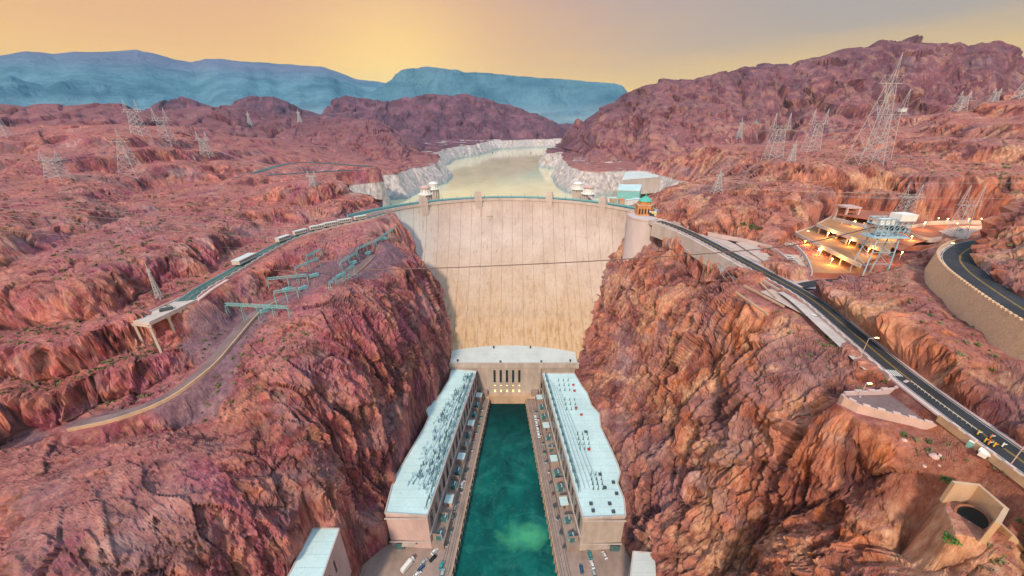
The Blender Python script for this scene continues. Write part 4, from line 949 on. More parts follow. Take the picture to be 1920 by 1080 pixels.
# walls along the roads
def wall(name, line, a, b, z0, z1, mat, label, cat='wall', follow=False, group=None, cren=0, post=0):
    m = MB(); m.sweep(line, a, b, z0, z1, follow); o = m.build(name, mat); tag(o, label, cat, group)
    if cren:
        cm = (a + b) / 2; P = [Vector(p) for p in offset(line, cm)]; c = MB(); acc = 0
        for p, q in zip(P[:-1], P[1:]):
            d = q - p; L = d.length; u = d.normalized(); s = cren - acc
            while s < L:
                r = p + u * s; c.box((r.x, r.y, r.z + z1 + .25), (cren * .5, abs(a - b) + .15, .6), math.atan2(u.y, u.x)); s += cren
            acc = (acc + L) % cren
        w_ = c.build('wall_coping', M['side'], None)
        w_.parent = o; w_.location = tuple(Vector(w_.location) - Vector(o.location)); w_.matrix_parent_inverse.identity()
    return o
wall('parapet_wall', cut(main_road, 0, near_frac(main_road, Z(1705, 713, 182))), 6.7, 7.3, -3.5, 1.0, M['pale'], 'long low pale wall along the gorge side of the main road', cren=6)
wall('parapet_wall', cut(main_road, near_frac(main_road, Z(1800, 782, 182)), 1), 6.7, 7.3, -1.5, 1.0, M['tan'], 'low tan wall along the road edge above the white tank', cren=5)
wall('kerb_wall', cut(main_road, fj2, 1), -7.3, -7.8, -.6, .7, M['side'], 'low pink kerb wall at the foot of the orange rock beside the road')
wall('parapet_wall', cut(main_road, .02, fj * .93), -6.8, -7.2, -.6, .9, M['pale'], 'white guard wall between the main road and the sloping pink apron')
# the gorge-side retaining slope under the main road near the turret
wall('retaining_wall', cut(main_road, .03, fj * .98), 7.4, 9.6, -13, .2, M['pale'], 'broad white concrete retaining wall on the gorge side of the main road')
# hairpin retaining wall
hl = cut(hairpin, .0, near_frac(hairpin, Z(1840, 459, 206)))
s_ = 1
hw_side = -6.0
def hair_wall():
    o = offset(hl, -8.8); g0 = offset(hl, -10.6)
    m = MB(); P = []; n = len(o)
    for a, b in zip(o, g0):
        zb = ground(b[0], b[1]) - 6; P += [(a[0], a[1], a[2] + 1.1), (b[0], b[1], min(zb, a[2] - 10))]
    for a in offset(hl, -8.1): P += [(a[0], a[1], a[2] + 1.1), (a[0], a[1], a[2] - 2)]
    F = [(2 * i, 2 * i + 1, 2 * i + 3, 2 * i + 2) for i in range(n - 1)] + [(2 * i, 2 * i + 2, 2 * n + 2 * i + 2, 2 * n + 2 * i) for i in range(n - 1)] + [(2 * n + 2 * i, 2 * n + 2 * i + 2, 2 * n + 2 * i + 3, 2 * n + 2 * i + 1) for i in range(n - 1)]
    m.add(P, F); w_ = m.build('retaining_wall', M['stone']); tag(w_, 'tall curved tan stone retaining wall holding up the hairpin road', 'wall')
    c = MB(); Q = [Vector(p) for p in offset(hl, -8.45)]; acc = 0
    for p, q in zip(Q[:-1], Q[1:]):
        d = q - p; L = d.length; u = d.normalized(); s = 2.6 - acc
        while s < L:
            r = p + u * s; c.box((r.x, r.y, r.z + 1.4), (1.5, .9, .6), math.atan2(u.y, u.x)); s += 2.6
        acc = (acc + L) % 2.6
    k = c.build('battlement', M['stone'], None); k.parent = w_; k.location = tuple(Vector(k.location) - Vector(w_.location))
hair_wall()
strip('hairpin_shoulder', hl, -6.9, -8.2, .02, M['side'])
wall('kerb_wall', hairpin, 7.0, 7.4, -.5, .35, M['pale'], 'thin pale kerb wall along the inner edge of the hairpin road')
# lower road wall on the left bank
wall('retaining_wall', cut(low_road, near_frac(low_road, Z(520, 562, 151)), 1), -3.6, -4.3, -5.5, 1.3, M['tan'], 'long curving tan wall along the lower road on the left bank')
wall('retaining_wall', cut(low_road, .05, near_frac(low_road, Z(560, 555, 151))), -3.6, -4.1, -3.0, .9, M['stone2'], 'short rough stone wall on the upper bend of the lower road')
LB = near_frac(left_road, Z(440, 506, 170))
wall('parapet_wall', cut(left_road, .02, .98), -5.3, -5.9, -5.0, 1.0, M['rose'], 'long rose parapet wall on the gorge side of the left bank road', cren=7)
# viaduct
vt = thing('viaduct', 'short concrete viaduct on slim columns at the end of the left bank road', 'viaduct', Z(300, 590, 150))
vl = [Z(352, 562, 167), Z(315, 580, 166.6), Z(262, 604, 166)]; vl = [tuple(Vector(vl[0]).lerp(Vector(vl[2]), t)) for t in np.linspace(0, 1, 9)]
m = MB(); m.sweep(vl, -7, 6, -1.3, .15); m.build('deck', M['pale'], vt)
m = MB(); m.sweep(vl, -7.3, -6.7, -1.4, 1.0); m.build('parapet', M['pale'], vt); m = MB(); m.sweep(vl, 5.7, 6.3, -1.4, 1.0); m.build('parapet', M['pale'], vt)
for o in (-6.2, 5.0):
    for p in [offset(vl, o)[k] for k in (1, 3, 5, 8)]:
        z0 = ground(p[0], p[1]) - 1.5; z0 = min(z0, p[2] - 15)
        m = MB(); m.box((p[0], p[1], (z0 + p[2] - 1.3) / 2), (1.1, 1.1, p[2] - 1.3 - z0), .5); m.box((p[0], p[1], p[2] - 2), (1.8, 1.8, 1.4), .5); m.build('column', M['pale'], vt)
for k in (1, 3, 5, 8):
    a, b = offset(vl, -6.6)[k], offset(vl, 5.4)[k]; m = MB(); m.bar((a[0], a[1], a[2] - 2), (b[0], b[1], b[2] - 2), 1, 1.2); m.build('cross_beam', M['pale'], vt)
m = MB(); a = Vector(vl[4]); m.box((a.x + 1, a.y, a.z + .9), (6, 3, 1.4), .6); vb = m.build('flat_shed', M['dsteel']); tag(vb, 'low dark grey shed lying on the viaduct deck', 'shed')
# pink buttress wall behind the viaduct
wall('retaining_wall', cut(left_road, near_frac(left_road, Z(410, 525, 168)), 1), -6.0, -8.5, -9, .2, M['pink'], 'pink buttressed retaining wall where the left road meets the viaduct')

# white roofed trailers on the left bank road
def trailer(line_f, L, W, label, mat='white'):
    p = Vector(cut(left_road, line_f - .001, line_f + .001)[0]); q = Vector(cut(left_road, line_f, line_f + .004)[-1]); d = q - p; rz = math.atan2(d.y, d.x)
    t = thing('trailer', label, 'trailer', tuple(p), 'white roofed trailers on the left bank road', rz)
    m = MB(); m.box((0, -2.2, 2.3), (L, W, 3.0)); m.local('body', M['pale'], t)
    m = MB(); m.box((0, -2.2, 3.95), (L + .3, W + .3, .28)); m.local('roof', M['roof2'], t)
    for sx in (-1, 1):
        for sy in (-1, 1):
            m = MB(); m.add(*cyl_y((sx * L * .36, -2.2 + sy * W * .46, .55), .55, .35)); m.local('wheel', M['rubber'], t)
    m = MB(); [m.box((-L / 2 + 1.2 + k * 2, -2.2, 2.7), (1.2, W + .08, .9)) for k in range(int(L / 2))]; m.local('window_band', M['glass'], t)
def cyl_y(c, r, w_, n=12):
    V = []; F = []
    for s in (-1, 1):
        for i in range(n): a = 2 * math.pi * i / n; V.append((c[0] + r * math.cos(a), c[1] + s * w_ / 2, c[2] + r * math.sin(a)))
    for i in range(n): F.append((i, (i + 1) % n, n + (i + 1) % n, n + i))
    F += [tuple(range(n - 1, -1, -1)), tuple(range(n, 2 * n))]; return V, F
for (px, py, zz, L, W, lb) in [(463, 491, 171, 19, 6.2, 'largest and nearest of the white roofed trailers on the left bank road'), (540, 452, 175, 13, 4.2, 'white roofed trailer second from the viaduct end of the row'),
                               (570, 441, 176.4, 12, 4, 'white roofed trailer third from the viaduct end of the row'), (595, 432, 177, 12, 4, 'white roofed trailer in the middle of the row on the left road'),
                               (622, 426, 178, 13, 4, 'white roofed trailer third from the dam end of the row'), (650, 420, 179, 13, 4, 'white roofed trailer second from the dam end of the row'), (678, 413, 179.7, 12, 4, 'white roofed trailer closest to the dam')]:
    trailer(near_frac(left_road, Z(px, py, zz)), L, W, lb)

# turret, visitor centre
tc_ = (144, 390)
m = MB(); m.lathe((tc_[0], tc_[1], 118), [(21.4, 0), (21.4, 61.5), (22, 61.6), (22, 63.4), (21.2, 63.4), (21.2, 62.2)], 96); o = m.build('turret_wall', M['turret'])
tag(o, 'big round pale concrete turret at the right end of the dam crest', 'turret')
for p in o.data.polygons:
    if len(p.vertices) > 4: p.use_smooth = False
vc = thing('visitor_centre', 'orange visitor centre with a green copper dome on the round turret', 'visitor centre', R(1208, 408, 396)); vx, vy = vc.location.x, 398
m = MB(); m.prism([(vx - 9, vy - 4), (vx + 4, vy - 6), (vx + 10, vy + 2), (vx + 6, vy + 9), (vx - 8, vy + 8)], 180, 190); m.build('wall', M['orange'], vc)
m = MB(); m.prism([(vx - 9.6, vy - 4.4), (vx + 4.2, vy - 6.6), (vx + 10.6, vy + 2), (vx + 6.4, vy + 9.6), (vx - 8.6, vy + 8.6)], 190, 191); m.build('roof', M['tan'], vc)
m = MB(); m.lathe((vx, vy + 2, 191), [(6.2, 0), (6.2, 3.2)], 20); m.build('drum', M['orange'], vc)
m = MB(); m.lathe((vx, vy + 2, 194.2), [(7, 0), (6.6, .8), (5, 2.6), (2.5, 4.2), (.6, 5.2), (.25, 8)], 20); m.build('dome', M['copper'], vc)
for k in range(4):
    m = MB(); m.box((vx - 7 + k * 3.1, vy - 5.1 - k * .15, 184.6), (1.5, .5, 5.5), -.15); m.build('window', M['glass'], vc)
for k in range(4):
    m = MB(); m.box((vx + 6 + k * 1.9, vy - 8 - k * 2.2, 184.6 - k * 1.1), (7, 2.0, .7), -.2); m.build('awning', M['white'] if k % 2 == 0 else M['stripey'], vc)
    m = MB(); m.box((vx + 6 + k * 1.9, vy - 7 - k * 2.2, 182.2 - k * .5), (6, .5, 3.6 - k), -.2); m.build('screen', M['dsteel'], vc)
for k, (dx, dy) in enumerate([(12, -2), (15, 6), (13, 14)]):
    m = MB(); m.box((vx + dx, vy + dy, 182), (4, 3, 4)); m.box((vx + dx, vy + dy, 184.2), (4.5, 3.5, .4)); o = m.build('kiosk', M['bluesteel']); tag(o, f'small grey kiosk behind the visitor centre, {ORD[k]} from the turret rim', 'kiosk')

# small concrete hut on the gorge edge
t = thing('lookout_hut', 'pale concrete abutment hut on the rock edge below the main road', 'hut', Z(1405, 590, 165))
c = Vector(Z(1408, 575, 170)); m = MB(); m.box((c.x, c.y, 167.5), (9, 9, 15), .5, .92); m.build('wall', M['pale'], t); m = MB(); m.box((c.x, c.y, 175.3), (11, 11, .8), .5); m.build('roof', M['tan'], t)
m = MB(); m.box((c.x - 5, c.y - 4, 172), (1.4, 2.6, 3), .5); m.build('window', M['dsteel'], t)
for k, (a, b) in enumerate([((1395, 535), (1470, 575)), ((1380, 548), (1440, 590)), ((1425, 530), (1455, 560))]):
    m = MB(); m.bar(Z(*a, 180.6), Z(*b, 180.6), .8, .9); o = m.build('concrete_beam', M['tan']); tag(o, ['upper long tan beam lying across the ledge by the road', 'lower tan beam resting beside the abutment hut', 'short tan beam lying between the two longer beams'][k], 'beam')
o = sheet('ledge_paving', [Z(1425, 548, 180)[:2], Z(1466, 538, 180)[:2], Z(1545, 600, 180)[:2], Z(1572, 632, 180)[:2], Z(1500, 588, 180)[:2]], 180.35, M['apron'])
# steel frame stairs below the road
for k, (x0, y0, x1, y1) in enumerate([(1345, 497, 1362, 530), (1360, 505, 1385, 538), (1310, 470, 1345, 520), (1270, 450, 1310, 500)]):
    t = thing('rock_fence', ['rusty steel rockfall frame closest to the abutment hut', 'steel rockfall frame second from the abutment hut', 'steel rockfall frame in the middle of the row under the road', 'steel rockfall frame closest to the turret'][k], 'frame', hit(x1, y1)[:3], 'steel frames on the rock below the main road')
    a = Vector(Z(x0, y0, 176)); b = Vector(hit(x1, y1)[:3]); side = Vector((5, 4, 0)); m = MB()
    for s in (0, .33, .66, 1): m.bar(a + side * s, b + side * s, .25)
    for s in np.linspace(0, 1, 7): m.bar(a.lerp(b, s), a.lerp(b, s) + side, .22)
    m.build('mesh_frame', M['steel'], t)
    m = MB(); m.bar(b + Vector((0, 0, -2)), b + Vector((0, 0, 3)), .3); m.build('post', M['rust'], t)
# plaza rail, terrace walls
pz = [Z(1705, 722, 180.8), Z(1750, 757, 180.8), Z(1800, 795, 180.6), Z(1825, 815, 180.4)]
t = thing('railing', 'white metal railing between the main road and the lower terrace', 'railing', pz[1]); m = MB()
for h in (.5, 1.1): m.tube([(p[0], p[1], 181.5 + h) for p in pz], .07)
m.build('rail', M['white'], t)
for k in range(16):
    p = Vector(cut(pz, k / 16, k / 16 + .01)[0]); m = MB(); m.box((p.x, p.y, 181.6), (.14, .14, 2.4)); m.build('post', M['white'], t)
tw = [Z(1578, 742, 178.5), Z(1583, 748, 178.5), Z(1610, 762, 178.5), Z(1660, 775, 178.5), Z(1720, 790, 178.5), Z(1780, 808, 178.5), Z(1830, 828, 179)]
wall('terrace_wall', tw, -.4, .4, -7, .9, M['rose'], 'stepped rose coloured wall around the lower terrace beside the road', cren=4)
tw2 = [Z(1583, 738, 178.8), Z(1640, 736, 179), Z(1680, 730, 180), Z(1700, 718, 181)]
wall('terrace_wall', tw2, -.4, .4, -5, .8, M['side'], 'short pale wall closing the top of the lower terrace', cren=5)
m = MB(); m.prism([p[:2] for p in (Z(1585, 742, 178), Z(1640, 737, 178), Z(1697, 722, 178), Z(1830, 815, 178), Z(1720, 789, 178), Z(1612, 760, 178))], 176, 178.2); o = m.build('terrace_floor', M['asphalt2']); o['kind'] = 'structure'
lw = [Z(a, b, 176.3) for a, b in ((1785, 908), (1833, 913), (1884, 957), (1868, 985))]
wall('angled_wall', lw, -.5, .5, -7, .9, M['tan'], 'angled tan concrete wall sheltering the dark tunnel mouth')
lw = [(lambda q: (q[0], q[1], q[2] + 1.5))(hit(a, b)) for a, b in ((1867, 990), (1890, 1014), (1922, 1052), (1955, 1095))]
wall('angled_wall', lw, -.4, .4, -4, .4, M['tan'], 'low tan wall running off the bottom right corner of the slope')

# ------------------------------------------------------------------ cars
def car_proto(col, name='parked_car', truck=False):
    t = thing(name, '', 'car', (0, 0, -500)); L, W = (5.4, 2.0) if truck else (4.6, 1.85)
    m = MB(); P = [(-L / 2, .35), (-L / 2, .85), (-L / 2 + .5, .98), (L / 2 - 1.2, .95), (L / 2 - .1, .78), (L / 2, .55), (L / 2, .35)]
    V = [(x, -W / 2, z) for x, z in P] + [(x, W / 2, z) for x, z in P]; n = len(P)
    m.add(V, [(i, (i + 1) % n, n + (i + 1) % n, n + i) for i in range(n)] + [tuple(range(n - 1, -1, -1)), tuple(range(n, 2 * n))]); m.local('body', M['car_' + col], t)
    m = MB(); m.box((-.1 if truck else -.35, 0, 1.2), (1.9 if truck else 2.7, W * .9, .55), 0, .78); m.local('window_band', M['glass'], t)
    m = MB(); m.box((-.1 if truck else -.35, 0, 1.5), (1.5 if truck else 2.1, W * .72, .08)); m.local('car_roof', M['car_' + col], t)
    for sx in (-1, 1):
        for sy in (-1, 1): m = MB(); m.add(*cyl_y((sx * L * .31, sy * W * .44, .34), .34, .24)); m.local('wheel', M['rubber'], t)
    for sy in (-1, 1): m = MB(); m.box((L / 2 - .03, sy * W * .36, .68), (.1, .35, .16)); m.local('headlight', M['white'], t)
    remember(t); return t
protos = {}
used = set()
def car(col, p, rz, label, group, s=1.0):
    if col not in protos: protos[col] = car_proto(col); c = protos[col]
    else: c = copy_tree(protos[col])
    c.location = p; c.rotation_euler = (0, 0, rz); c.scale = (s, s, s); c['label'] = label; c['group'] = group; c['category'] = 'car'; return c
YG = 'vehicles parked in the tailrace yards'
yard = [(795, 1055, .9, 'silver', 'silver car parked in the left yard behind the white truck'), (812, 1048, .8, 'black', 'black car parked by the end of the left wing'), (790, 1066, .9, 'blue', 'dark blue car in the left yard near the canopy'), (828, 1062, 1.4, 'tealc', 'teal car parked beside the left quay kerb'),
        (815, 1035, .9, 'white', 'white car tucked under the corner of the left wing'), (830, 1076, 1.5, 'silver', 'silver car at the bottom edge of the left yard by the quay'), (783, 1078, .8, 'white', 'white car at the bottom edge of the left yard'),
        (1106, 1042, 1.75, 'tealc', 'teal car near the top of the right yard'), (1110, 1060, 1.75, 'white', 'white car behind the teal one in the right yard'), (1133, 1042, 1.9, 'white', 'white car parked against the right yard wall'), (1113, 1076, 1.75, 'silver', 'silver car at the bottom of the right yard'),
        (1090, 1068, 1.6, 'blue', 'blue car by the small canopy in the right yard')]
for px, py, rz, col, lb in yard: car(col, Z(px, py, 6.65), rz, lb, YG, 1.15)
for k, (px, py) in enumerate([(1004, 784), (1006, 795), (1008, 806), (1010, 817)]): car('white', Z(px, py, 6.75), math.radians(93), f'white car in the short line on the right quay, {ORD[k]} from the dam', 'white cars in a line on the right quay', 1.3)
for px, py, col, lb in [(866, 910, 'white', 'long white car alone halfway along the left quay'), (852, 955, 'white', 'white car on the left quay towards the near end'), (848, 972, 'silver', 'silver car close behind the white one on the left quay'), (888, 818, 'red', 'small red car near the far end of the left quay')]:
    car(col, Z(px, py, 6.75), math.radians(84), lb, 'cars on the left quay', 1.25)
car('white', tuple(Vector(Z(1522, 597, 180)) + Vector((0, 0, .4))), 2.2, 'white car parked on the pale ledge below the main road', 'cars by the road', 1.15)
car('silver', tuple(Vector(Z(1802, 806, 178)) + Vector((0, 0, .25))), 2.2, 'silver car at the tip of the lower terrace', 'cars by the road', 1.0)
car('black', (Z(405, 636, 143)[0], Z(405, 636, 143)[1], 144.6), 2.4, 'dark car stopped on the lower road of the left bank', 'cars by the road', 1.6)
# box truck in the left yard
t = thing('box_truck', 'long white box truck parked in the left yard at the bottom of the photo', 'truck', Z(765, 1062, 6.65), None, math.radians(58))
m = MB(); m.box((-1, 0, 2.1), (8, 2.6, 2.9)); m.local('cargo_box', M['white'], t); m = MB(); m.box((4.2, 0, 1.5), (2, 2.4, 2.2), 0, .88); m.local('cab', M['car_white'], t); m = MB(); m.box((4.8, 0, 2.0), (1, 2.2, .7)); m.local('windscreen', M['glass'], t)
for x in (-3.5, -2.2, 3.8):
    for y in (-1.1, 1.1): m = MB(); m.add(*cyl_y((x, y, .5), .5, .35)); m.local('wheel', M['rubber'], t)

# ------------------------------------------------------------------ transformers and deck machinery
def tr_proto():
    t = thing('transformer', '', 'transformer', (0, 0, -500)); m = MB(); m.box((0, 0, 1.7), (3.4, 4.6, 3.4)); m.local('tank', M['tank'], t)
    for s in (-1, 1):
        m = MB()
        m.box((s * 2.1, 0, 1.6), (.12, 3.9, .2))
        for k in range(7): m.box((s * 2.15, -1.8 + k * .6, 1.6), (.9, .14, 2.6))
        m.local('radiator', M['teal'], t)
    for k in range(3):
        m = MB(); m.lathe((0, -1.4 + k * 1.4, 3.4), [(.22, 0), (.34, .3), (.2, .5), (.32, .8), (.18, 1.0), (.28, 1.3), (.1, 1.9)], 8); m.local('bushing', M['porcelain'], t)
    m = MB(); m.add(*cyl_y((1.0, 0, 4.2), .5, 3)); m.local('conservator', M['bluesteel'], t)
    remember(t); return t
tp = tr_proto(); first = True
def deck_items(n_, d, nr, L, s, side):
    global first
    rz = math.atan2(d.y, d.x) - math.pi / 2; i = 0; b = 0; n = 12
    for k in range(n):
        f = .03 + .92 * k / (n - 1); p = n_ + d * (L * f) + nr * (4.6 - 1.2 * f)
        if k % 3 == 2:
            t = thing('service_hut', f'flat roofed hut on the {side} transformer deck, {ORD[b]} from the near end', 'hut', (p.x, p.y, 12.5), f'huts on the {side} transformer deck', rz); b += 1
            m = MB(); m.box((0, 0, 1.9), (5.4, 6.5, 3.8)); m.local('wall', M['rose'] if s > 0 else M['deckc'], t); m = MB(); m.box((0, 0, 3.95), (6, 7.2, .35)); m.local('roof', M['roof'], t)
            m = MB(); m.box((0, -3.3, 1.3), (1.4, .15, 2.4)); m.local('door', M['dsteel'], t)
            continue
        c = tp if first else copy_tree(tp); first = False
        c.location = (p.x, p.y, 12.5); c.rotation_euler = (0, 0, rz); c['category'] = 'transformer'
        c['label'] = f'dark teal transformer on the {side} deck, {ORD[i]} from the near end'; c['group'] = f'transformers along the {side} powerhouse wing'; i += 1
deck_items(Ln, dL, nL, (Lf - Ln).length, 1, 'left'); deck_items(Rn, dR, nR, (Rf - Rn).length, -1, 'right')
# fire walls / gantry frames between transformers and the wing roof
for (n_, d, nr, L, side, t) in ((Ln, dL, nL, (Lf - Ln).length, 'left', wl), (Rn, dR, nR, (Rf - Rn).length, 'right', wr)):
    for k in range(10):
        p = n_ + d * (L * (.02 + .1 * k)) + nr * .5; q = p + nr * 6.5; m = MB(); m.box(((p.x + q.x) / 2, (p.y + q.y) / 2, 15), (6.5, .5, 5), math.atan2(nr.y, nr.x)); m.build('fire_wall', M['deckc'], t)
# roof insulators and steel on the wings
def ins_mesh():
    m = MB(); m.lathe((0, 0, 0), [(.5, 0), (.5, .3), (.16, .35), (.34, .8), (.16, 1.0), (.34, 1.4), (.16, 1.6), (.34, 2.0), (.14, 2.3), (.1, 3.3)], 6); return m.mesh('insulator', M['tank'])
insm = ins_mesh(); rg_ = random.Random(7)
def ins(t, x, y, s=1.0, z=39.7):
    o = bpy.data.objects.new('insulator', insm); C.collection.objects.link(o); o.parent = t; o.location = (x - t.location.x, y - t.location.y, z - t.location.z); o.scale = (s, s, s * rg_.uniform(.8, 1.2))
for px0, py0, nr_, nc in [(1047, 714, 3, 3), (1059, 750, 3, 3), (1083, 815, 4, 3), (1108, 890, 4, 3)]:
    for i in range(nr_):
        for j in range(nc): p = Z(px0 + j * 9 + i * 1.5, py0 + i * 9, 40); ins(wr, p[0], p[1], 1.15)
nL_ = 0
while nL_ < 98:
    f = rg_.uniform(.12, .97); w0 = rg_.uniform(2, 18); p = Ln + (Lf - Ln) * f - nL * w0
    if w0 > 22 * (1 - f) + 9 or abs(f - .86) < .035: continue
    ins(wl, p.x, p.y, rg_.uniform(.9, 1.4)); nL_ += 1
cl = MB(); rc_ = random.Random(11)
for i in range(330):
    f = rc_.uniform(.1, .97); w0 = rc_.uniform(1.5, 21)
    if w0 > 22 * (1 - f) + 10 or abs(f - .86) < .03: continue
    p = Ln + (Lf - Ln) * f - nL * w0; cl.box((p.x, p.y, 40.8), (.55, .55, 2.2), rc_.uniform(0, 1), .5)
tag(cl.build('insulator_field', M['bluesteel'], wl), None, kind='stuff')
for t, n_, f_, nn_, side in ((wl, Ln, Lf, -nL, 'left'), (wr, Rn, Rf, -nR, 'right')):
    for k in range(5):
        a = n_ + (f_ - n_) * .12 + nn_ * (3 + k * 3.2); b = n_ + (f_ - n_) * (.95 - .04 * k) + nn_ * (3 + k * 2.0); m = MB(); m.tube([(a.x, a.y, 43.2), (b.x, b.y, 43.2)], .13, 5); m.build('busbar', M['tank'], t)
rc_ = random.Random(21)
for side, n_, d, nr, L in (('left', Ln, dL, nL, (Lf - Ln).length), ('right', Rn, dR, nR, (Rf - Rn).length)):
    for k in range(14):
        p = n_ + d * (L * (.02 + .066 * k)) + nr * (9.3 - 1.5 * k / 14 + rc_.uniform(0, 1.2)); t = thing('equipment_crate', f'small crate beside the {side} quay rails, {ORD[k]} from the near end', 'crate', (p.x, p.y, 6.6), f'crates along the {side} quay', rc_.uniform(0, 1.5)); s_ = rc_.uniform(1.0, 2.2)
        m = MB(); m.box((0, 0, .7), (s_ * 1.3, s_, 1.4)); m.local('crate_body', M[rc_.choice(['tank', 'bluesteel', 'rust', 'white', 'teal'])], t); m = MB(); m.box((0, 0, 1.48), (s_ * 1.4, s_ * 1.1, .14)); m.local('lid', M['dsteel'], t)
for k, (px, py) in enumerate([(1075, 722), (1077, 733), (1080, 765), (1090, 778), (1098, 810), (1104, 843), (1125, 890), (1134, 915), (1150, 905), (1156, 926), (1108, 945), (1112, 958), (1143, 945), (1150, 960)]):
    p = Z(px, py, 40); m = MB(); m.box((p[0], p[1], 40.2), (2.0, 1.6, .9)); m.box((p[0], p[1], 40.75), (2.3, 1.9, .15)); m.build('roof_vent', M['red'] if k in (0, 1, 2, 3, 5) else M['dsteel'], wr)
# take-off frames standing along the inner roof edges
def frame(t, a, u, nr, mat):
    m = MB(); b = a + u * 7
    for q in (a, b): m.bar((q.x, q.y, 39.4), (q.x, q.y, 45), .3); m.bar((q.x - nr.x * 2, q.y - nr.y * 2, 39.6), (q.x, q.y, 44), .2)
    m.bar((a.x, a.y, 45), (b.x, b.y, 45), .35); m.bar((a.x, a.y, 43), (b.x, b.y, 45), .18); m.bar((a.x, a.y, 45), (b.x, b.y, 43), .18); m.bar((a.x, a.y, 42.5), (b.x, b.y, 42.5), .25)
    m.build('take_off_frame', mat, t)
for k in range(15):
    frame(wl, Ln + (Lf - Ln) * (.03 + .062 * k) - nL * 1.8, dL, nL, M['tank']); frame(wr, Rn + (Rf - Rn) * (.12 + .057 * k) - nR * 1.8, dR, nR, M['tank'])
    if k % 2 == 0: frame(wl, Ln + (Lf - Ln) * (.18 + .05 * k) - nL * 5.5, dL, nL, M['tank'])

# ------------------------------------------------------------------ small buildings at the bottom of the frame
def block(poly, z0, z1, label, name='outlet_building', wallm='rose', roofm='roof'):
    cx = sum(p[0] for p in poly) / len(poly); cy = sum(p[1] for p in poly) / len(poly)
    t = thing(name, label, 'building', (cx, cy, z0)); m = MB(); m.prism(poly, z0, z1 - .5); m.build('wall', M[wallm], t); m = MB(); m.prism(inset(poly, .6), z1 - .6, z1 - .1); m.build('roof', M[roofm], t)
    m = MB(); P = poly + [poly[0]]; [m.bar((a[0], a[1], z1 - .2), (b[0], b[1], z1 - .2), .7, .8) for a, b in zip(P[:-1], P[1:])]; m.build('roof_parapet', M['pale'], t); return t
bp = [Z(587, 990, 62)[:2], Z(636, 991, 62)[:2], Z(598, 1100, 62)[:2], Z(530, 1100, 62)[:2]]
bt = block(bp, 22, 62, 'white roofed outlet building cut off by the bottom edge on the left bank')
a, b = Vector(bp[1]), Vector(bp[2]); u = (b - a).normalized(); nn = Vector((-u.y, u.x)) * (1 if Vector((-u.y, u.x)).x > 0 else -1)
for k in (.45, .7, .9):
    p = a.lerp(b, k) + nn * .1; m = MB(); m.box((p.x, p.y, 50), (1.2, .4, 9), math.atan2(u.y, u.x)); m.build('window', M['glass'], bt)
bp = [Z(1187, 1034, 40)[:2], Z(1238, 1038, 40)[:2], Z(1240, 1120, 40)[:2], Z(1178, 1120, 40)[:2]]
block(bp, 5, 40, 'white roofed building cut off by the bottom edge on the right bank', wallm='pale', roofm='roof2')
rp = [(p[0], p[1], 30) for p in (Z(688, 950, 30), Z(668, 995, 30), Z(650, 1025, 30), Z(640, 1060, 30), Z(630, 1110, 30))]
wall('ramp_wall', rp, -.5, .5, -6, 1, M['rose'], 'straight pale ramp wall on the left cliff near the outlet building')
m = MB(); m.prism([p[:2] for p in (Z(686, 950, 28), Z(650, 950, 28), Z(640, 985, 28), Z(642, 1060, 28), Z(650, 1025, 28), Z(668, 995, 28))], 20, 28.6); q = m.build('ramp_floor', M['yard']); q['kind'] = 'structure'
rp = [(p[0], p[1], 22) for p in (Z(1212, 960, 22), Z(1205, 985, 22), Z(1200, 1010, 22), Z(1196, 1036, 22))]
wall('ramp_wall', rp, -.5, .5, -6, 1, M['rose'], 'short pale ramp wall at the foot of the right cliff')
m = MB(); m.prism([p[:2] for p in (Z(1214, 958, 21), Z(1235, 962, 21), Z(1232, 1036, 21), Z(1198, 1036, 21))], 5, 21.2); q = m.build('ramp_floor', M['tan']); q['kind'] = 'structure'
bp = [Z(1204, 345, 172)[:2], Z(1160, 345, 172)[:2], Z(1158, 356, 172)[:2], Z(1200, 358, 172)[:2]]
block(bp, 150, 171.5, 'low white building with a greenish front on the lake shore', 'boat_house', 'teal', 'roof')
bp = [Z(1172, 324, 176)[:2], Z(1232, 322, 176)[:2], Z(1236, 334, 176)[:2], Z(1165, 340, 176)[:2]]
block(bp, 150, 178, 'long cream spillway building on the right shore of the lake', 'spillway_house', 'pale', 'roof2')
c = hit(1690, 212); m = MB(); t = thing('hilltop_hut', 'tiny white hut high on the right hillside', 'hut', c[:3]); m.box((c[0], c[1], c[2] + 3), (14, 10, 8)); m.build('wall', M['white'], t); m = MB(); m.box((c[0], c[1], c[2] + 7.4), (15.5, 11.5, .8)); m.build('roof', M['roof'], t)
for k, (px, py, w_) in enumerate([(1180, 372, 6), (1165, 378, 5), (1192, 380, 7), (1150, 372, 5), (1140, 382, 4)]):
    c = R(px, py, 470 + k * 4); z0 = 176; t = thing('crest_hut', f'small building behind the right end of the crest, {ORD[k]} by distance from the dome', 'hut', (c[0], c[1], z0), 'small buildings by the right abutment')
    m = MB(); m.box((c[0], c[1], z0 + 3), (w_ * 1.4, w_, 6), .3); m.build('wall', M['tan'] if k % 2 else M['white'], t); m = MB(); m.box((c[0], c[1], z0 + 6.2), (w_ * 1.5, w_ * 1.1, .5), .3); m.build('roof', M['oran'] if k == 1 else M['roof'], t)

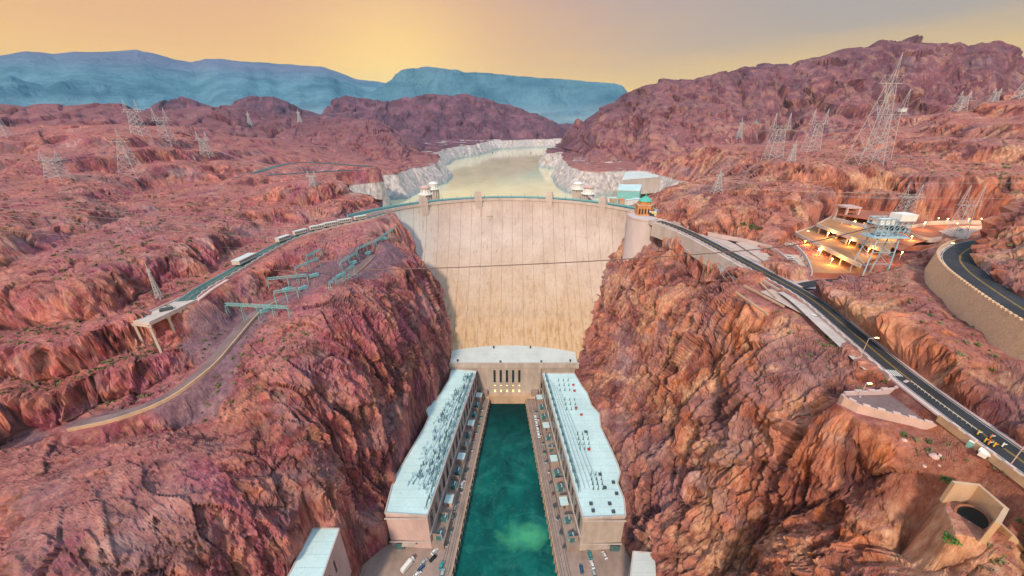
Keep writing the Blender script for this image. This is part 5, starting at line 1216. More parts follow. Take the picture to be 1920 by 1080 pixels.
# ------------------------------------------------------------------ parking garage with lit decks
def zpoly(pts, z): return [Z(px, py, z)[:2] for px, py in pts]
ga = thing('parking_garage', 'terraced parking garage glowing with yellow lamps beside the junction', 'parking garage', Z(1560, 500, 181))
def slab(pts, z, th, name, mat): m = MB(); m.prism(zpoly(pts, z), z - th, z); return m.build(name, mat, ga)
def edge_wall(p0, p1, z, h, th, mat='pale', name='parapet'):
    a, b = Vector(Z(*p0, z)), Vector(Z(*p1, z)); m = MB(); m.bar((a.x, a.y, z - h / 2 + 1.0), (b.x, b.y, z - h / 2 + 1.0), th, h); m.build(name, mat if not isinstance(mat, str) else M[mat], ga)
slab([(1473, 455), (1500, 440), (1620, 498), (1605, 520), (1520, 516), (1492, 485)], 182.3, .5, 'floor', M['garagefloor'])
slab([(1493, 436), (1530, 424), (1668, 474), (1614, 496)], 188.6, .7, 'deck', M['garagefloor'])
slab([(1533, 421), (1570, 402), (1700, 425), (1668, 470)], 194.6, .7, 'deck', M['garagefloor'])
slab([(1572, 402), (1600, 392), (1700, 400), (1705, 422)], 199.5, .7, 'deck', M['terra'])
edge_wall((1490, 437), (1614, 498), 188.8, 2.6, .7); edge_wall((1532, 421), (1668, 473), 194.8, 2.6, .7); edge_wall((1562, 409), (1622, 424), 199.8, 2.2, .7)
edge_wall((1490, 437), (1530, 424), 188.8, 2.0, .6); edge_wall((1532, 421), (1565, 404), 194.8, 2.0, .6)
def cols(p0, p1, z0, z1, n):
    a, b = Vector(Z(*p0, z1)), Vector(Z(*p1, z1))
    for k in range(n):
        p = a.lerp(b, (k + .5) / n); m = MB(); m.box((p.x, p.y + .6, (z0 + z1 - 1) / 2), (.8, .8, z1 - 1 - z0)); m.build('column', M['tan'], ga)
cols((1490, 437), (1614, 498), 182.2, 188.6, 7); cols((1532, 421), (1668, 473), 188.6, 194.6, 7); cols((1572, 408), (1680, 424), 194.6, 199.5, 5)
# back walls of the open levels
for p0, p1, z0, z1, z in (((1520, 425), (1650, 475), 182, 188, 188.0), ((1562, 405), (1700, 440), 188.6, 194, 194.0)):
    a, b = Vector(Z(*p0, z)), Vector(Z(*p1, z)); m = MB(); m.bar((a.x, a.y, (z0 + z1) / 2), (b.x, b.y, (z0 + z1) / 2), .6, z1 - z0); m.build('back_wall', M['orange'], ga)
# curved entrance ramp wall
ar = smooth_line([Z(1472, 456, 186), Z(1492, 462, 186), Z(1508, 478, 185.5), Z(1518, 496, 185), Z(1522, 514, 184.5)], 2); m = MB(); m.sweep(ar, -.4, .4, -1.4, .9); m.build('curved_ramp_wall', M['pale'], ga)
for k in range(6): p = cut(ar, k / 6, k / 6 + .01)[0]; m = MB(); m.box((p[0], p[1], 183.4), (.5, .5, 4)); m.build('column', M['dsteel'], ga)
fw = [Z(1520, 519, 182), Z(1560, 521, 182), Z(1610, 520, 182)]; m = MB(); m.sweep(fw, -.4, .4, -1, 3.0); m.build('front_wall', M['terra'], ga)
# lift tower
a = Vector(Z(1583, 412, 194)); t = thing('lift_tower', 'square pink lift tower standing at the back of the parking garage', 'tower', (a.x, a.y, 190))
m = MB(); hw = 5.0
for sx in (-1, 1):
    for sy in (-1, 1): m = MB(); m.box((a.x + sx * hw, a.y + sy * hw, 197), (1.4, 1.4, 16)); m.build('corner_pier', M['rose'], t)
m = MB(); m.box((a.x, a.y, 205.3), (12, 12, 1.2)); m.build('roof', M['rose'], t); m = MB(); m.box((a.x, a.y + 1, 196), (8.6, 8.6, 14)); m.build('wall', M['terra'], t); m = MB(); m.box((a.x, a.y - 3.6, 199), (5, .6, 3)); m.build('window', M['glass'], t)
# lamps of the garage: real luminaires, visible and warm
def lamp(px, py, z, h, label, grp, pw=0, r=.45, lean=0):
    p = Z(px, py, z) if z else hit(px, py)[:3]; t = thing('lamp_post', label, 'lamp', p, grp)
    m = MB(); m.lathe((0, 0, 0), [(.14, 0), (.09, h)], 6); m.local('pole', M['steel'], t)
    if lean: m = MB(); m.bar((0, 0, h), (lean, .0, h + .4), .12); m.local('arm', M['steel'], t)
    m = MB(); m.lathe((lean, 0, h + .1), [(r * .5, 0), (r, r * .6), (r * .8, r * 1.3), (r * .2, r * 1.6)], 8); b = m.local('lamp_glass', M['lampglow'], t)
    if pw:
        ld = bpy.data.lights.new('lamp_light', 'POINT'); ld.energy = pw * 1.7; ld.color = (1, .50, .12); ld.shadow_soft_size = .5; lo = bpy.data.objects.new('lamp_light', ld); C.collection.objects.link(lo); lo.parent = t; lo.location = (lean, -.9, h - .2)
GL_ = 'lamps of the parking garage'
for k, (px, py, z, h, pw) in enumerate([(1532, 478, 182.3, 4.2, 2600), (1556, 497, 182.3, 4.2, 2600), (1508, 462, 182.3, 4.2, 1800), (1550, 447, 188.6, 4, 2200), (1590, 462, 188.6, 4, 2200), (1625, 478, 188.6, 4, 1200), (1600, 425, 194.6, 4, 1800), (1662, 448, 194.6, 4, 1800)]):
    lamp(px, py, z, h, ['yellow lamp on the lowest garage floor near its middle', 'yellow lamp on the lowest garage floor by the front wall', 'yellow lamp on the lowest garage floor by the curved ramp', 'lamp on the middle garage deck at its far end', 'lamp on the middle garage deck halfway along', 'lamp on the middle garage deck nearest the cable tower', 'lamp on the upper garage deck by the lift tower', 'lamp on the upper garage deck right of the cable tower'][k], GL_, pw)
LG = 'lamps in a row along the open car park'
for k, (px, py, z) in enumerate([(1670, 432, 190), (1693, 440, 190), (1730, 428, 191), (1755, 420, 192), (1772, 421, 192), (1790, 430, 190), (1812, 421, 192), (1835, 421, 192), (1857, 421, 192), (1705, 455, 188), (1686, 486, 186)]):
    lamp(px, py, z, 4.5, f'warm lamp beside the open car park, {ORD[k]} counted from the garage' if k < 9 else ['warm lamp on the near edge of the orange ramp', 'warm lamp low beside the rocky slope behind the cable tower'][k - 9], LG, 1500 if k % 2 == 0 or k > 8 else 0)
# curved terracotta decks and ramps behind the garage
def zsheet(name, pts, z, mat, th=.6): m = MB(); m.prism(zpoly(pts, z), z - th, z); o = m.build(name, mat); o['kind'] = 'structure'
zsheet('car_park_surface', [(1665, 424), (1740, 415), (1875, 418), (1885, 440), (1800, 452), (1765, 445), (1720, 455), (1690, 470), (1670, 462)], 189.9, M['terra'])
zsheet('upper_car_park_surface', [(1760, 433), (1800, 424), (1900, 421), (1895, 440), (1830, 450), (1790, 446)], 190.8, M['apron'])
for k, (pts, z, lb) in enumerate([([(1670, 428), (1700, 436), (1740, 448), (1765, 446)], 190.8, 'curving cream wall across the orange ramp behind the garage'), ([(1735, 417), (1800, 415), (1880, 417)], 192.6, 'straight cream wall behind the row of car park lamps'),
                                  ([(1665, 448), (1700, 462), (1745, 462), (1790, 448)], 189.6, 'low terracotta wall on the near edge of the orange ramp'), ([(1790, 450), (1830, 452), (1870, 447)], 190.6, 'low cream wall at the near edge of the open car park'), ([(1640, 424), (1668, 432), (1690, 428), (1745, 418)], 191.4, 'cream wall linking the garage to the open car park')]):
    wall('ramp_wall', smooth_line([Z(a, b, z) for a, b in pts], 3), -.4, .4, -2.5, .9, M['terra'] if k == 2 else M['pale'], lb)
zsheet('garage_forecourt', [(1478, 462), (1500, 470), (1520, 515), (1500, 520), (1448, 500), (1380, 455), (1420, 450)], 182.4, M['apron'])
wall('forecourt_wall', smooth_line([Z(1262, 417, 182), Z(1330, 438, 183), Z(1400, 452, 183.5), Z(1450, 468, 183.5), Z(1480, 492, 183), Z(1505, 518, 182.5)], 4), -.4, .4, -2, 1.3, M['side'], 'pale wall rising from the turret past the garage forecourt')
CG = 'cars around the parking garage'
for k, (px, py, z, col) in enumerate([(1480, 484, 182.6, 'white'), (1488, 492, 182.6, 'silver'), (1496, 500, 182.6, 'white'), (1488, 460, 186.4, 'white'), (1540, 470, 182.6, 'silver'), (1570, 485, 182.6, 'black'), (1562, 446, 188.8, 'tan'), (1582, 454, 188.8, 'white'), (1610, 464, 188.8, 'blue'), (1620, 430, 194.8, 'white'), (1690, 430, 194.8, 'silver'), (1800, 432, 191, 'white'), (1840, 436, 191, 'red')]):
    car(col, Z(px, py, z), -.6 if k < 4 else 1.2, ['white car first in the row below the curved ramp', 'silver car in the middle of the row below the curved ramp', 'white car at the end of the row below the curved ramp', 'white car on top of the curved ramp', 'silver car on the lowest garage floor', 'black car on the lowest garage floor', 'tan car on the middle garage deck', 'white car on the middle garage deck', 'blue car on the middle garage deck', 'white car on the upper garage deck', 'silver car on the upper garage deck', 'white car on the open car park', 'red car on the open car park'][k], CG, 1.1)

# ------------------------------------------------------------------ cable tower in front of the garage
def cable_tower():
    bx, by, _ = Z(1632, 505, 185); z0 = 183; zt = 206.5; t = thing('cable_tower', 'pale blue steel cableway tower with a big lattice head in front of the garage', 'tower', (bx, by, z0))
    W, D_ = 20, 8; H = 14
    for sx, spread in ((-1, 1.35), (1, .9)):
        for sy in (-1, 1):
            top = (bx + sx * 6.5, by + sy * 3.2, zt); bot = (bx + sx * 6.5 * spread, by + sy * 5.5, ground(bx + sx * 6.5 * spread, by + sy * 5.5) - 1.5); m = MB(); m.bar(bot, top, .6); m.build('leg', M['bluesteel'], t)
        m = MB()
        for f in (.25, .5, .75):
            xx = lerp(bx + sx * 6.5 * spread, bx + sx * 6.5, f); zz = lerp(z0, zt, f); m.bar((xx, by - 4.6, zz), (xx, by + 4.6, zz), .3)
            m.bar((xx, by - 4.6, zz), (xx, by + 4.6, zz + 5), .2)
        m.build('ladder_bracing', M['bluesteel'], t)
    for f in (.3, .62, .9):
        zz = lerp(z0, zt, f); m = MB(); m.bar((bx - 8.5 + f * 2, by - 4, zz), (bx + 7 - f, by - 4, zz), .3); m.build('cross_bar', M['bluesteel'], t)
    m = MB(); m.box((bx, by, zt + .4), (W + 2, D_ + 2, .7)); m.build('platform', M['bluesteel'], t)
    m = MB(); nx = 7
    for lev in range(4):
        z = zt + 1 + lev * 3.6
        for s in (-1, 1): m.bar((bx - W / 2, by + s * D_ / 2, z), (bx + W / 2, by + s * D_ / 2, z), .45)
        for s in (-1, 1): m.bar((bx + s * W / 2, by - D_ / 2, z), (bx + s * W / 2, by + D_ / 2, z), .45)
        if lev < 3:
            for i in range(nx):
                x0 = bx - W / 2 + W * i / (nx - 1)
                for s in (-1, 1):
                    m.bar((x0, by + s * D_ / 2, z), (x0, by + s * D_ / 2, z + 3.6), .35)
                    if i < nx - 1: m.bar((x0, by + s * D_ / 2, z), (x0 + W / (nx - 1), by + s * D_ / 2, z + 3.6), .22)
    m.build('head_frame', M['bluesteel'], t)
    m = MB(); m.box((bx - 5, by - 1, zt + 9.6), (9, 5, 3.4)); m.build('machine_room', M['white'], t); m = MB(); m.box((bx + 5.5, by - 1, zt + 12.6), (9.5, D_ * .95, 4)); m.build('winch_house', M['white'], t)
    m = MB(); m.box((bx + 5, by - 1, zt + 5), (8, 5, 2.6)); m.build('machine_room', M['glass'], t); m = MB(); m.box((bx - 3, by - 1, zt + 3), (7, 4.5, 2.4)); m.build('machine_room', M['bluesteel'], t)
    return (bx - 8, by, zt + 6)
ct = cable_tower()

# ------------------------------------------------------------------ transmission towers
def pylon(px, py, top, label, twin=True, wid=.3, grp='lattice transmission towers', mat='steel', yaw=0, thick=1.0, lean=0):
    x, y, z, t_ = hit(px, py); dep = t_; h = max(R(px, top, y)[2] - z, 6)
    t = thing('transmission_tower', label, 'pylon', (x, y, z - h * .01), grp, yaw); b = h * wid / 2; k = thick * max(.26, dep * .0008)
    wz = h * (.66 if twin else .74); tw_ = b * (.5 if twin else .22)
    def P(sx, sy, f): r = lerp(b, tw_, f); return (sx * r, sy * r * .8, f * wz)
    for sx in (-1, 1):
        for sy in (-1, 1): m = MB(); m.bar((P(sx, sy, 0)[0], P(sx, sy, 0)[1], -h * .04), P(sx, sy, 1), k); m.local('leg', M[mat], t)
    m = MB(); n = 5
    for i in range(n):
        f0, f1 = i / n, (i + 1) / n
        for (a0, b0) in (((-1, -1), (1, -1)), ((1, -1), (1, 1)), ((1, 1), (-1, 1)), ((-1, 1), (-1, -1))):
            m.bar(P(*a0, f0), P(*b0, f1), k * .55); m.bar(P(*b0, f0), P(*a0, f1), k * .55); m.bar(P(*a0, f1), P(*b0, f1), k * .55)
    m.local('bracing', M[mat], t)
    aw = b * (1.5 if twin else .9)
    m = MB()
    for s in (-1, 1): m.bar((-aw, s * tw_ * .6, wz), (aw, s * tw_ * .6, wz), k * .8); m.bar((-aw, 0, wz + h * .07), (aw, 0, wz + h * .07), k * .6) if s > 0 else None
    for i in range(8): x0 = -aw + 2 * aw * i / 8; m.bar((x0, 0, wz + (h * .07 if i % 2 else 0)), (x0 + aw / 4, 0, wz + (0 if i % 2 else h * .07)), k * .5)
    m.local('crossarm', M[mat], t)
    for s in ((-1, 1) if twin else (0,)):
        c = s * aw * .62; m = MB(); q = aw * .16
        for sx in (-1, 1):
            for sy in (-1, 1): m.bar((c + sx * q, sy * q, wz), (c, 0, h), k * .7)
        for f in (.25, .5, .75):
            r = q * (1 - f); zz = lerp(wz, h, f); m.bar((c - r, -r, zz), (c + r, -r, zz), k * .5); m.bar((c - r, -r, zz), (c + r, r, zz - (h - wz) * .2), k * .4)
        m.local('peak', M[mat], t)
    for s in (-.9, 0, .9):
        m = MB(); m.lathe((s * aw, 0, wz - h * .08), [(k * .5, 0), (k * .9, h * .02), (k * .5, h * .04), (k * .3, h * .08)], 5); m.local('insulator', M['porcelain'], t)
    return (Vector((x, y, z + wz)), aw)
T_ = {}
TW = [('r1', 1618, 305, 95, 'tallest lattice transmission tower rising above the right ridge', False, .26), ('r2', 1640, 300, 165, 'twin peaked tower standing just right of the tallest tower', True, .3), ('r3', 1447, 300, 210, 'twin peaked tower on the right slope nearest the lake side', True, .34), ('r4', 1518, 285, 203, 'twin peaked tower midway between the lake side tower and the tallest', True, .34),
      ('r5', 1384, 262, 222, 'small grey tower far behind, leftmost on the right slope', False, .3), ('r6', 1411, 258, 222, 'small teal tinted tower just right of the leftmost small one', False, .3), ('r7', 1797, 210, 170, 'small twin peaked tower on the right skyline, left of its pair', True, .5), ('r8', 1861, 192, 165, 'small twin peaked tower on the right skyline, right of its pair', True, .5),
      ('r9', 1912, 185, 130, 'tower cut by the right edge of the photo', False, .4), ('r10', 1690, 412, 345, 'tower directly behind the cable tower head', True, .42), ('r11', 1782, 455, 345, 'tower standing in front of the lamp lit car park', True, .26), ('r12', 1343, 362, 318, 'small pale tower on the rock above the turret road', False, .4), ('r13', 1482, 305, 262, 'faint small tower between the two twin peaked towers', False, .3),
      ('l1', 266, 258, 185, 'tower highest up the left hillside, left of its neighbour', True, .36), ('l2', 318, 272, 200, 'tower on the left hillside with a lit building at its foot', True, .34), ('l3', 252, 332, 240, 'tall narrow A shaped tower on the left slope', False, .42), ('l4', 390, 296, 245, 'pale tower above the pink quarry face on the left', True, .38), ('l5', 112, 335, 281, 'squat wide tower near the left edge', True, .62),
      ('l6', 14, 258, 210, 'leaning looking tower cut by the left edge', False, .34), ('l7', 563, 230, 205, 'tiny tower on the far left ridge, right of its pair', False, .34), ('l8', 470, 236, 208, 'tiny tower on the far left ridge, left of its pair', False, .34), ('l9', 588, 350, 320, 'small tower beside the far blue road on the left', True, .45), ('l10', 300, 560, 490, 'slim pole like tower above the left viaduct', False, .12)]
for key, px, py, top, lb, twin, wid in TW:
    T_[key] = pylon(px, py, top, lb, twin, wid, mat='teal' if key in ('r6',) else 'steel')
# wires
WG = 'power lines between the towers'
def wire(a, b, sag, label, r, mat='wire', name='power_line', grp=WG, n=24):
    a, b = Vector(a), Vector(b); pts = [tuple(a.lerp(b, k / n) - Vector((0, 0, sag * 4 * (k / n) * (1 - k / n)))) for k in range(n + 1)]
    m = MB(); m.tube(pts, r, 5); o = m.build(name, M[mat]); tag(o, label, 'cable', grp)
def arm(k, s): v, aw = T_[k]; return v + Vector((s * aw * .9, 0, -2))
for (a, b, lb) in [('l3', 'l5', 'from the A shaped tower to the squat tower on the left'), ('l1', 'l2', 'between the two highest left hillside towers'), ('l2', 'l4', 'from the lit hillside tower to the quarry tower'), ('r1', 'r4', 'from the tallest tower towards the lake'), ('r2', 'r3', 'from the twin tower beside the tallest to the lake side tower'), ('r3', 'r5', 'between the lake side tower and the leftmost small tower'), ('r7', 'r8', 'between the pair of towers on the right skyline'), ('r10', 'r12', 'from behind the cable tower to the rock above the turret'), ('r10', 'r11', 'from the cable tower area to the car park tower'), ('l4', 'l9', 'from the quarry tower to the blue road tower')]:
    for j, s in enumerate((-1, 1)):
        dist = (arm(a, s).length + arm(b, s).length) / 2; wire(arm(a, s), arm(b, s), 5, f"{'left' if j == 0 else 'right'} line {lb}", max(.07, dist * .00016))
# long lines sweeping across the left hillside
for k, (p0, p1) in enumerate([((-60, 385), (640, 437)), ((-60, 398), (600, 450)), ((-60, 425), (560, 470)), ((-60, 372), (660, 425))]):
    a = R(p0[0], p0[1], 200); b = R(p1[0], p1[1], 330); wire(a, b, 2, ['second highest', 'third highest', 'lowest', 'highest'][k] + ' long thin line sweeping across the left hillside', .085, 'wire', 'power_line', 'long lines over the left hillside')
for k, (p0, p1) in enumerate([((1250, 340), (1700, 362)), ((1250, 352), (1960, 372)), ((1300, 330), (1960, 342))]):
    wire(R(p0[0], p0[1], 400), R(p1[0], p1[1], 300), 3, ['shortest', 'lowest', 'highest'][k] + ' of the long thin lines crossing the right hillside', .085, 'wire', 'power_line', 'long lines over the right hillside')
# the thick cableway rope across the gorge
a = Vector(R(1500, 444, 250)); mid = Vector(R(960, 497, 262)); b = Vector(R(250, 503, 262))
pts = [tuple(v) for v in (Vector(ct), Vector(R(1470, 462, 226)), Vector(R(1200, 484, 240)), Vector(R(960, 497, 252)), Vector(R(735, 505, 262)), Vector(R(500, 507, 270)), Vector(R(250, 500, 275)))]
m = MB(); m.tube(smooth_line(pts, 10), .34, 6); o = m.build('cableway_rope', M['cable']); tag(o, 'thick brown cableway rope strung across the gorge in front of the dam', 'cable')

# ------------------------------------------------------------------ teal switchyard gantries on the left bank
SG = 'teal steel gantries of the left bank switchyard'
def gantry(p0, p1, h, label, rows=1):
    a, b = hit(*p0), hit(*p1); a = Vector(a[:3]); b = Vector(b[:3]); zt = max(a.z, b.z) + h; t = thing('switchyard_gantry', label, 'gantry', tuple((a + b) / 2 - Vector((0, 0, 1))), SG)
    u = (b - a).normalized(); n_ = Vector((-u.y, u.x, 0)).normalized(); L = (b - a).length; k = max(2, int(L / 9))
    for i in range(k + 1):
        p = a.lerp(b, i / k)
        z0 = ground(p.x, p.y) - 1; m = MB()
        for s in (-1, 1): m.bar((p.x + n_.x * s * 1.4, p.y + n_.y * s * 1.4, z0), (p.x + n_.x * s * .5, p.y + n_.y * s * .5, zt), .26)
        for f in (.3, .6, .85): r = lerp(1.4, .5, f); z = lerp(z0, zt, f); m.bar((p.x - n_.x * r, p.y - n_.y * r, z), (p.x + n_.x * r, p.y + n_.y * r, z), .18)
        m.build('post', M['teal'], t)
    m = MB()
    for s in (-1, 1):
        for dz in (0, 1.4): m.bar((a.x + n_.x * s * .6, a.y + n_.y * s * .6, zt + dz), (b.x + n_.x * s * .6, b.y + n_.y * s * .6, zt + dz), .24)
    q = int(L / 2)
    for i in range(q):
        p, r = a.lerp(b, i / q), a.lerp(b, (i + 1) / q)
        m.bar((p.x + n_.x * .6, p.y + n_.y * .6, zt), (r.x - n_.x * .6, r.y - n_.y * .6, zt + 1.4), .15); m.bar((p.x - n_.x * .6, p.y - n_.y * .6, zt), (r.x + n_.x * .6, r.y + n_.y * .6, zt), .15)
    m.build('beam', M['teal'], t)
    for i in range(k * 2):
        p = a.lerp(b, (i + .5) / (k * 2)); m = MB(); m.lathe((p.x, p.y, zt - 2), [(.15, 0), (.3, .4), (.15, .8), (.3, 1.2), (.12, 1.9)], 6); m.build('insulator', M['porcelain'], t)
for p0, p1, h, lb in [((430, 592), (545, 594), 6, 'long low teal gantry nearest the camera, spanning the lower road'), ((505, 540), (580, 536), 6, 'teal gantry just uphill of the lower road bend'), ((560, 533), (600, 500), 6, 'slanting teal gantry climbing from the bend towards the trailers'),
                      ((578, 500), (604, 482), 6, 'small teal gantry at the top of the slanting row'), ((640, 506), (672, 486), 5, 'teal gantry nearest the bend in the upper row by the dam'), ((672, 488), (706, 466), 5, 'teal gantry in the middle of the upper row by the dam'), ((706, 466), (745, 446), 5, 'teal gantry closest to the dam abutment'),
                      ((620, 545), (668, 520), 5, 'teal gantry on the slope below the upper row'), ((520, 575), (560, 558), 6, 'short teal gantry behind the long low one')]:
    gantry(p0, p1, h, lb)
rb = random.Random(5)
BG = 'switchyard breakers on the left bank'
for k, (px, py) in enumerate([(690, 478), (662, 497), (720, 452), (590, 520), (540, 545), (500, 585), (640, 520), (735, 447), (570, 545)]):
    p = hit(px, py)[:3]; t = thing('circuit_breaker', 'teal circuit breaker box standing among the left bank gantries', 'breaker', p, BG); m = MB(); m.box((0, 0, 1.2), (7, 1.6, 2.2), .0); m.local('tank', M['teal'], t); m = MB(); m.box((0, 0, 2.5), (6, .9, .35)); m.local('busbar', M['bluesteel'], t)
    t.rotation_euler = (0, 0, .9)
    for s in (-2.2, 0, 2.2): m = MB(); m.lathe((s, 0, 2.6), [(.15, 0), (.3, .4), (.12, .8), (.3, 1.2), (.08, 2)], 6); m.local('bushing', M['porcelain'], t)

# ------------------------------------------------------------------ roadside details on the right
SL = 'street lamps along the main road'
def street(px, py, z, h, lean, label):
    p = Z(px, py, z); t = thing('street_lamp', label, 'street lamp', p, SL); m = MB(); m.lathe((0, 0, 0), [(.3, 0), (.28, .3), (.13, .4), (.09, h)], 8); m.local('pole', M['rose'] if h > 7 else M['steel'], t)
    m = MB(); m.bar((0, 0, h), (lean, -.2, h + .5), .14); m.local('arm', M['steel'], t); m = MB(); m.box((lean * 1.2, -.2, h + .5), (1.3, .5, .22)); m.local('lamp_head', M['lampglow'], t)
street(1614, 668, 182.3, 8.5, 2.4, 'street lamp on the gorge side, halfway along the main road'); street(1888, 880, 181, 11, 2.4, 'tall pink street lamp beside the road at the bottom right'); street(1764, 482, 207, 7, 2.0, 'street lamp on the outer wall of the hairpin'); street(1612, 745, 178.4, 6, .8, 'short lamp at the corner of the lower terrace'); street(1506, 450, 183, 7, 1.2, 'street lamp by the garage entrance')
# white tank trailer, teal cabin, barriers
t = thing('water_tank', 'small white tank trailer beside the tan wall at the lower right', 'tank', hit(1842, 858)[:3], None, .4)
m = MB(); m.add(*cyl_y((0, 0, 1.3), .95, 2.6)); m.local('tank', M['white'], t); m = MB(); m.box((-1.6, 0, 1.1), (1, 1.6, 1.4)); m.local('pump_box', M['white'], t); m = MB(); m.box((0, 0, .4), (3.2, 1.9, .3)); m.local('chassis', M['dsteel'], t)
for s in (-1, 1): m = MB(); m.add(*cyl_y((0, s * 1.5, .4), .4, .2)); m.local('wheel', M['rubber'], t)
t = thing('portable_toilet', 'teal portable toilet cabin against the tan wall', 'cabin', hit(1814, 842)[:3], None, .4)
m = MB(); m.box((0, 0, 1.1), (1.2, 1.2, 2.2)); m.local('cabin', M['teal'], t); m = MB(); m.box((0, 0, 2.3), (1.3, 1.3, .2), 0, .8); m.local('roof', M['white'], t); m = MB(); m.box((0, -.62, 1.0), (.8, .05, 1.8)); m.local('door', M['bluesteel'], t)
for k, (px, py) in enumerate([(1845, 829), (1852, 834), (1862, 838), (1856, 822), (1832, 815), (1878, 838)]):
    p = Z(px, py, 182.1); t = thing('traffic_barrier', ['yellow and orange road barrier closest to the white tank', 'orange road barrier second from the white tank', 'yellow road barrier nearest the pink lamp', 'tall orange barrier standing in the carriageway', 'yellow barrier farthest up the road', 'low white barrier lying towards the rock side'][k], 'barrier', p, 'road barriers at the lower right')
    m = MB(); m.box((0, 0, .08), (.9, .9, .16)); m.local('base', M['rubber'], t); m = MB(); m.lathe((0, 0, .16), [(.2, 0), (.16, 1.4), (.05, 1.6)], 8); m.local('post', (M['stripey'], M['oran'], M['stripey'], M['oran'], M['stripey'], M['white'])[k], t)
    m = MB(); m.box((.5, 0, 1.0), (1.4, .08, .3)); m.local('board', (M['oran'], M['white'], M['oran'], M['white'], M['white'], M['white'])[k], t)
for k, (px, py, r) in enumerate([(1748, 862, 1.3), (1760, 855, .75), (1730, 880, .7), (1760, 876, .5), (1694, 828, .9), (1668, 858, .7)]):
    p = hit(px, py)[:3]; bm = bmesh.new(); bmesh.ops.create_icosphere(bm, subdivisions=2, radius=r); rr = random.Random(k)
    for v in bm.verts: v.co *= rr.uniform(.82, 1.1); v.co.z *= .8
    me = bpy.data.meshes.new('boulder'); bm.to_mesh(me); bm.free(); me.materials.append(M['pink']); o = bpy.data.objects.new('boulder', me); C.collection.objects.link(o); o.location = (p[0], p[1], p[2] + r * .3)
    tag(o, ['largest pink boulder resting on the red slope at the lower right', 'pink boulder just uphill of the largest one', 'small boulder downhill left of the largest one', 'tiny boulder right below the largest one', 'boulder higher up the slope near the terrace wall', 'small boulder midway between terrace wall and largest boulder'][k], 'boulder', 'boulders on the red slope')
# dark tunnel mouth
p = tuple(Vector(hit(1822, 972)[:3]) + Vector((0, 0, .2))); t = thing('tunnel_portal', 'dark round tunnel mouth below the angled tan wall', 'tunnel', p)
m = MB(); q = Vector(p); dirn = (Vector((0, 0, CAM_Z)) - q).normalized(); rot = dirn.to_track_quat('Z', 'Y').to_matrix().to_4x4()
def ring(r0, r1, z0, z1, n=24):
    V = [rot @ Vector((r * math.cos(2 * math.pi * i / n) * 1.15, r * math.sin(2 * math.pi * i / n), z)) + q for r, z in ((r0, z1), (r1, z1), (r1, z0), (r0, z0)) for i in range(n)]
    return V, [(a * n + i, a * n + (i + 1) % n, ((a + 1) % 4) * n + (i + 1) % n, ((a + 1) % 4) * n + i) for a in range(4) for i in range(n)]
m.add(*ring(2.5, 3.0, -3, 1.4)); m.build('portal_ring', M['rust'], t)
m = MB(); V = [rot @ Vector((2.6 * math.cos(2 * math.pi * i / 24) * 1.15, 2.6 * math.sin(2 * math.pi * i / 24), 1.2)) + q for i in range(24)]; m.add(V, [tuple(range(24))]); m.build('tunnel_dark_disc', M['rubber'], t)  # flat black disc standing in for the darkness inside the tunnel

# ------------------------------------------------------------------ desert shrubs
def shrub_mesh(name, mat, seed, n=90):
    r = random.Random(seed); m = MB()
    for i in range(n):
        a = r.uniform(0, 6.28); e = r.uniform(.05, 1.5); d = r.uniform(.35, 1.0); c = Vector((math.cos(a) * math.cos(e) * d, math.sin(a) * math.cos(e) * d, math.sin(e) * d * .75)); s = r.uniform(.12, .26)
        u = Vector((r.uniform(-1, 1), r.uniform(-1, 1), r.uniform(-1, 1))).normalized(); v = u.orthogonal().normalized(); m.add([c - u * s, c + v * s * .6, c + u * s, c - v * s * .6], [(0, 1, 2, 3)])
    me = bpy.data.meshes.new(name); me.from_pydata([tuple(p) for p in m.v], [], m.f); me.materials.append(mat); return me
shm = [shrub_mesh('shrub', M['leaf'], 1), shrub_mesh('shrub', M['leaf2'], 2), shrub_mesh('shrub', M['leaf3'], 3), shrub_mesh('shrub', M['leaf2'], 4, 60)]
named = [(1254, 625, 2.6, 2, 'bright green bush clinging to the right gorge cliff'), (1553, 633, 2.2, 0, 'green bush on the rock edge below the road'), (1618, 692, 2.0, 2, 'green bush against the parapet near the street lamp'), (1770, 905, 1.9, 2, 'bright green bush left of the angled tan wall'), (1795, 927, 2.2, 2, 'green bush inside the angled wall'),
         (1768, 1030, 2.4, 2, 'green bush below the tunnel mouth on the rock ledge'), (1885, 890, 1.6, 0, 'olive bush at the foot of the pink street lamp'), (1915, 1042, 1.8, 2, 'green bush at the end of the low tan wall'), (1582, 552, 1.5, 2, 'small green bush on the orange rock above the junction'), (1459, 835, 1.7, 1, 'grey bush on the right rock ridge'), (1497, 838, 1.2, 1, 'small grey bush right of the ridge bush'),
         (1408, 430, 4.0, 0, 'large dark green bush beside the garage approach'), (1425, 433, 3.4, 0, 'green bush right of the largest one by the garage approach'), (1395, 424, 3.0, 0, 'green bush left of the largest one by the garage approach'), (1850, 860, 1.2, 0, 'small olive bush behind the white tank'), (1700, 868, 1.3, 0, 'lone bush on the red slope near the boulders'), (1870, 880, 1.3, 1, 'dry bush on the slope between tank and pink lamp')]
for px, py, s, k, lb in named:
    p = hit(px, py)[:3]; o = bpy.data.objects.new('shrub', shm[k]); C.collection.objects.link(o); o.location = (p[0], p[1], p[2] - .1); o.scale = (s, s, s); o.rotation_euler = (0, 0, rb.uniform(0, 6)); tag(o, lb, 'shrub')
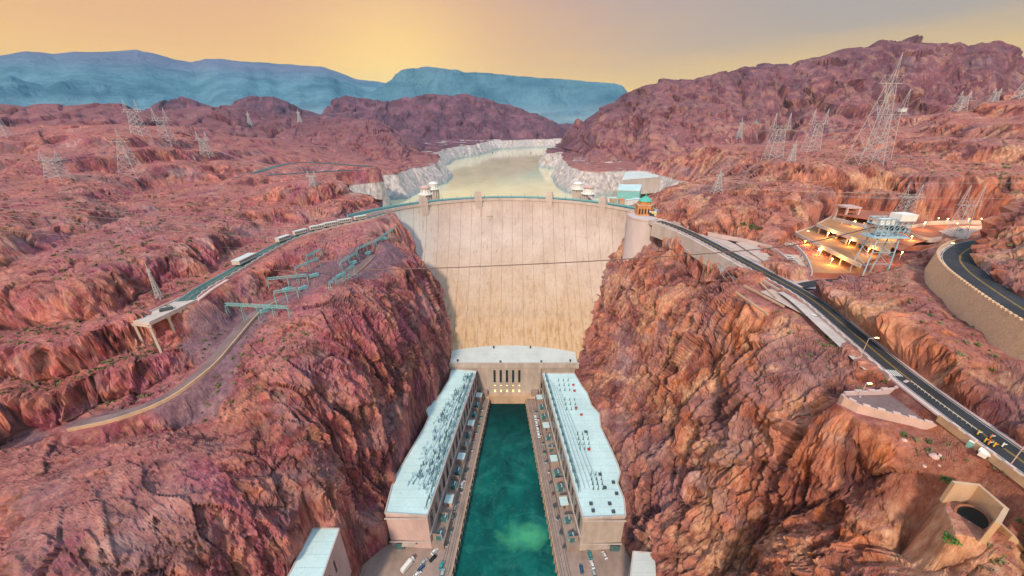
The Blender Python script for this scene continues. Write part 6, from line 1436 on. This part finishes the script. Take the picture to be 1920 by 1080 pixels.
def scrub(name, n, regs, mat, smin, smax, seed):
    """countless dry tufts as one object"""
    r = random.Random(seed); V = []; F = []
    for i in range(n):
        px0, py0, px1, py1 = r.choice(regs); h_ = hit(r.uniform(px0, px1), r.uniform(py0, py1)); x, y, z, t_ = h_
        if t_ > 900 or z < 60: continue
        e = 1.5; gx = (ground(x + e, y) - ground(x - e, y)) / (2 * e); gy = (ground(x, y + e) - ground(x, y - e)) / (2 * e)
        if gx * gx + gy * gy > 1.4: continue
        if any(line_near(np.array([x]), np.array([y]), L)[0][0] < 8 for L in (main_road, hairpin, left_road, low_road, side_road)): continue
        if any(poly_sd(np.array([x]), np.array([y]), P)[0] < 1 for P in PADS): continue
        s = r.uniform(smin, smax) * (1 + t_ / 900)
        for k in range(16):
            a = r.uniform(0, 6.28); ee = r.uniform(.1, 1.4); d = r.uniform(.2, 1) * s; c = Vector((x + math.cos(a) * math.cos(ee) * d, y + math.sin(a) * math.cos(ee) * d, z + math.sin(ee) * d * .7)); u = Vector((r.uniform(-1, 1), r.uniform(-1, 1), r.uniform(-1, 1))).normalized() * s * .34; v = u.orthogonal() * .7
            b = len(V); V += [c - u, c + v, c + u, c - v]; F.append((b, b + 1, b + 2, b + 3))
    me = bpy.data.meshes.new(name); me.from_pydata([tuple(p) for p in V], [], F); me.materials.append(mat); o = bpy.data.objects.new(name, me); C.collection.objects.link(o); o['kind'] = 'stuff'; tag(o, None)
    return o
RL = [(0, 300, 700, 480), (0, 560, 420, 780), (0, 640, 300, 780), (380, 600, 700, 800), (100, 380, 500, 560)]; RR2 = [(1300, 420, 1920, 700), (1450, 620, 1750, 1000), (1650, 830, 1920, 1080), (1250, 280, 1920, 400), (1500, 250, 1920, 400)]
scrub('dry_scrub', 1300, RL + RR2, M['leaf2'], .7, 1.5, 3); scrub('green_scrub', 900, RL + RR2 + [(1500, 900, 1920, 1080)], M['leaf'], .6, 1.3, 9)

# ------------------------------------------------------------------ air
hz = MB(); hz.box((0, 8000, 850), (40000, 17800, 2100)); hm = bpy.data.materials.new('haze_air'); hm.use_nodes = True; nt = hm.node_tree; nt.nodes.clear()
o_ = nt.nodes.new('ShaderNodeOutputMaterial'); pv = nt.nodes.new('ShaderNodeVolumePrincipled'); pv.inputs['Density'].default_value = 3.5e-5; pv.inputs['Color'].default_value = (.28, .66, 1.0, 1); pv.inputs['Anisotropy'].default_value = .0; nt.links.new(pv.outputs[0], o_.inputs['Volume'])
h = hz.build('haze', hm); h['kind'] = 'stuff'
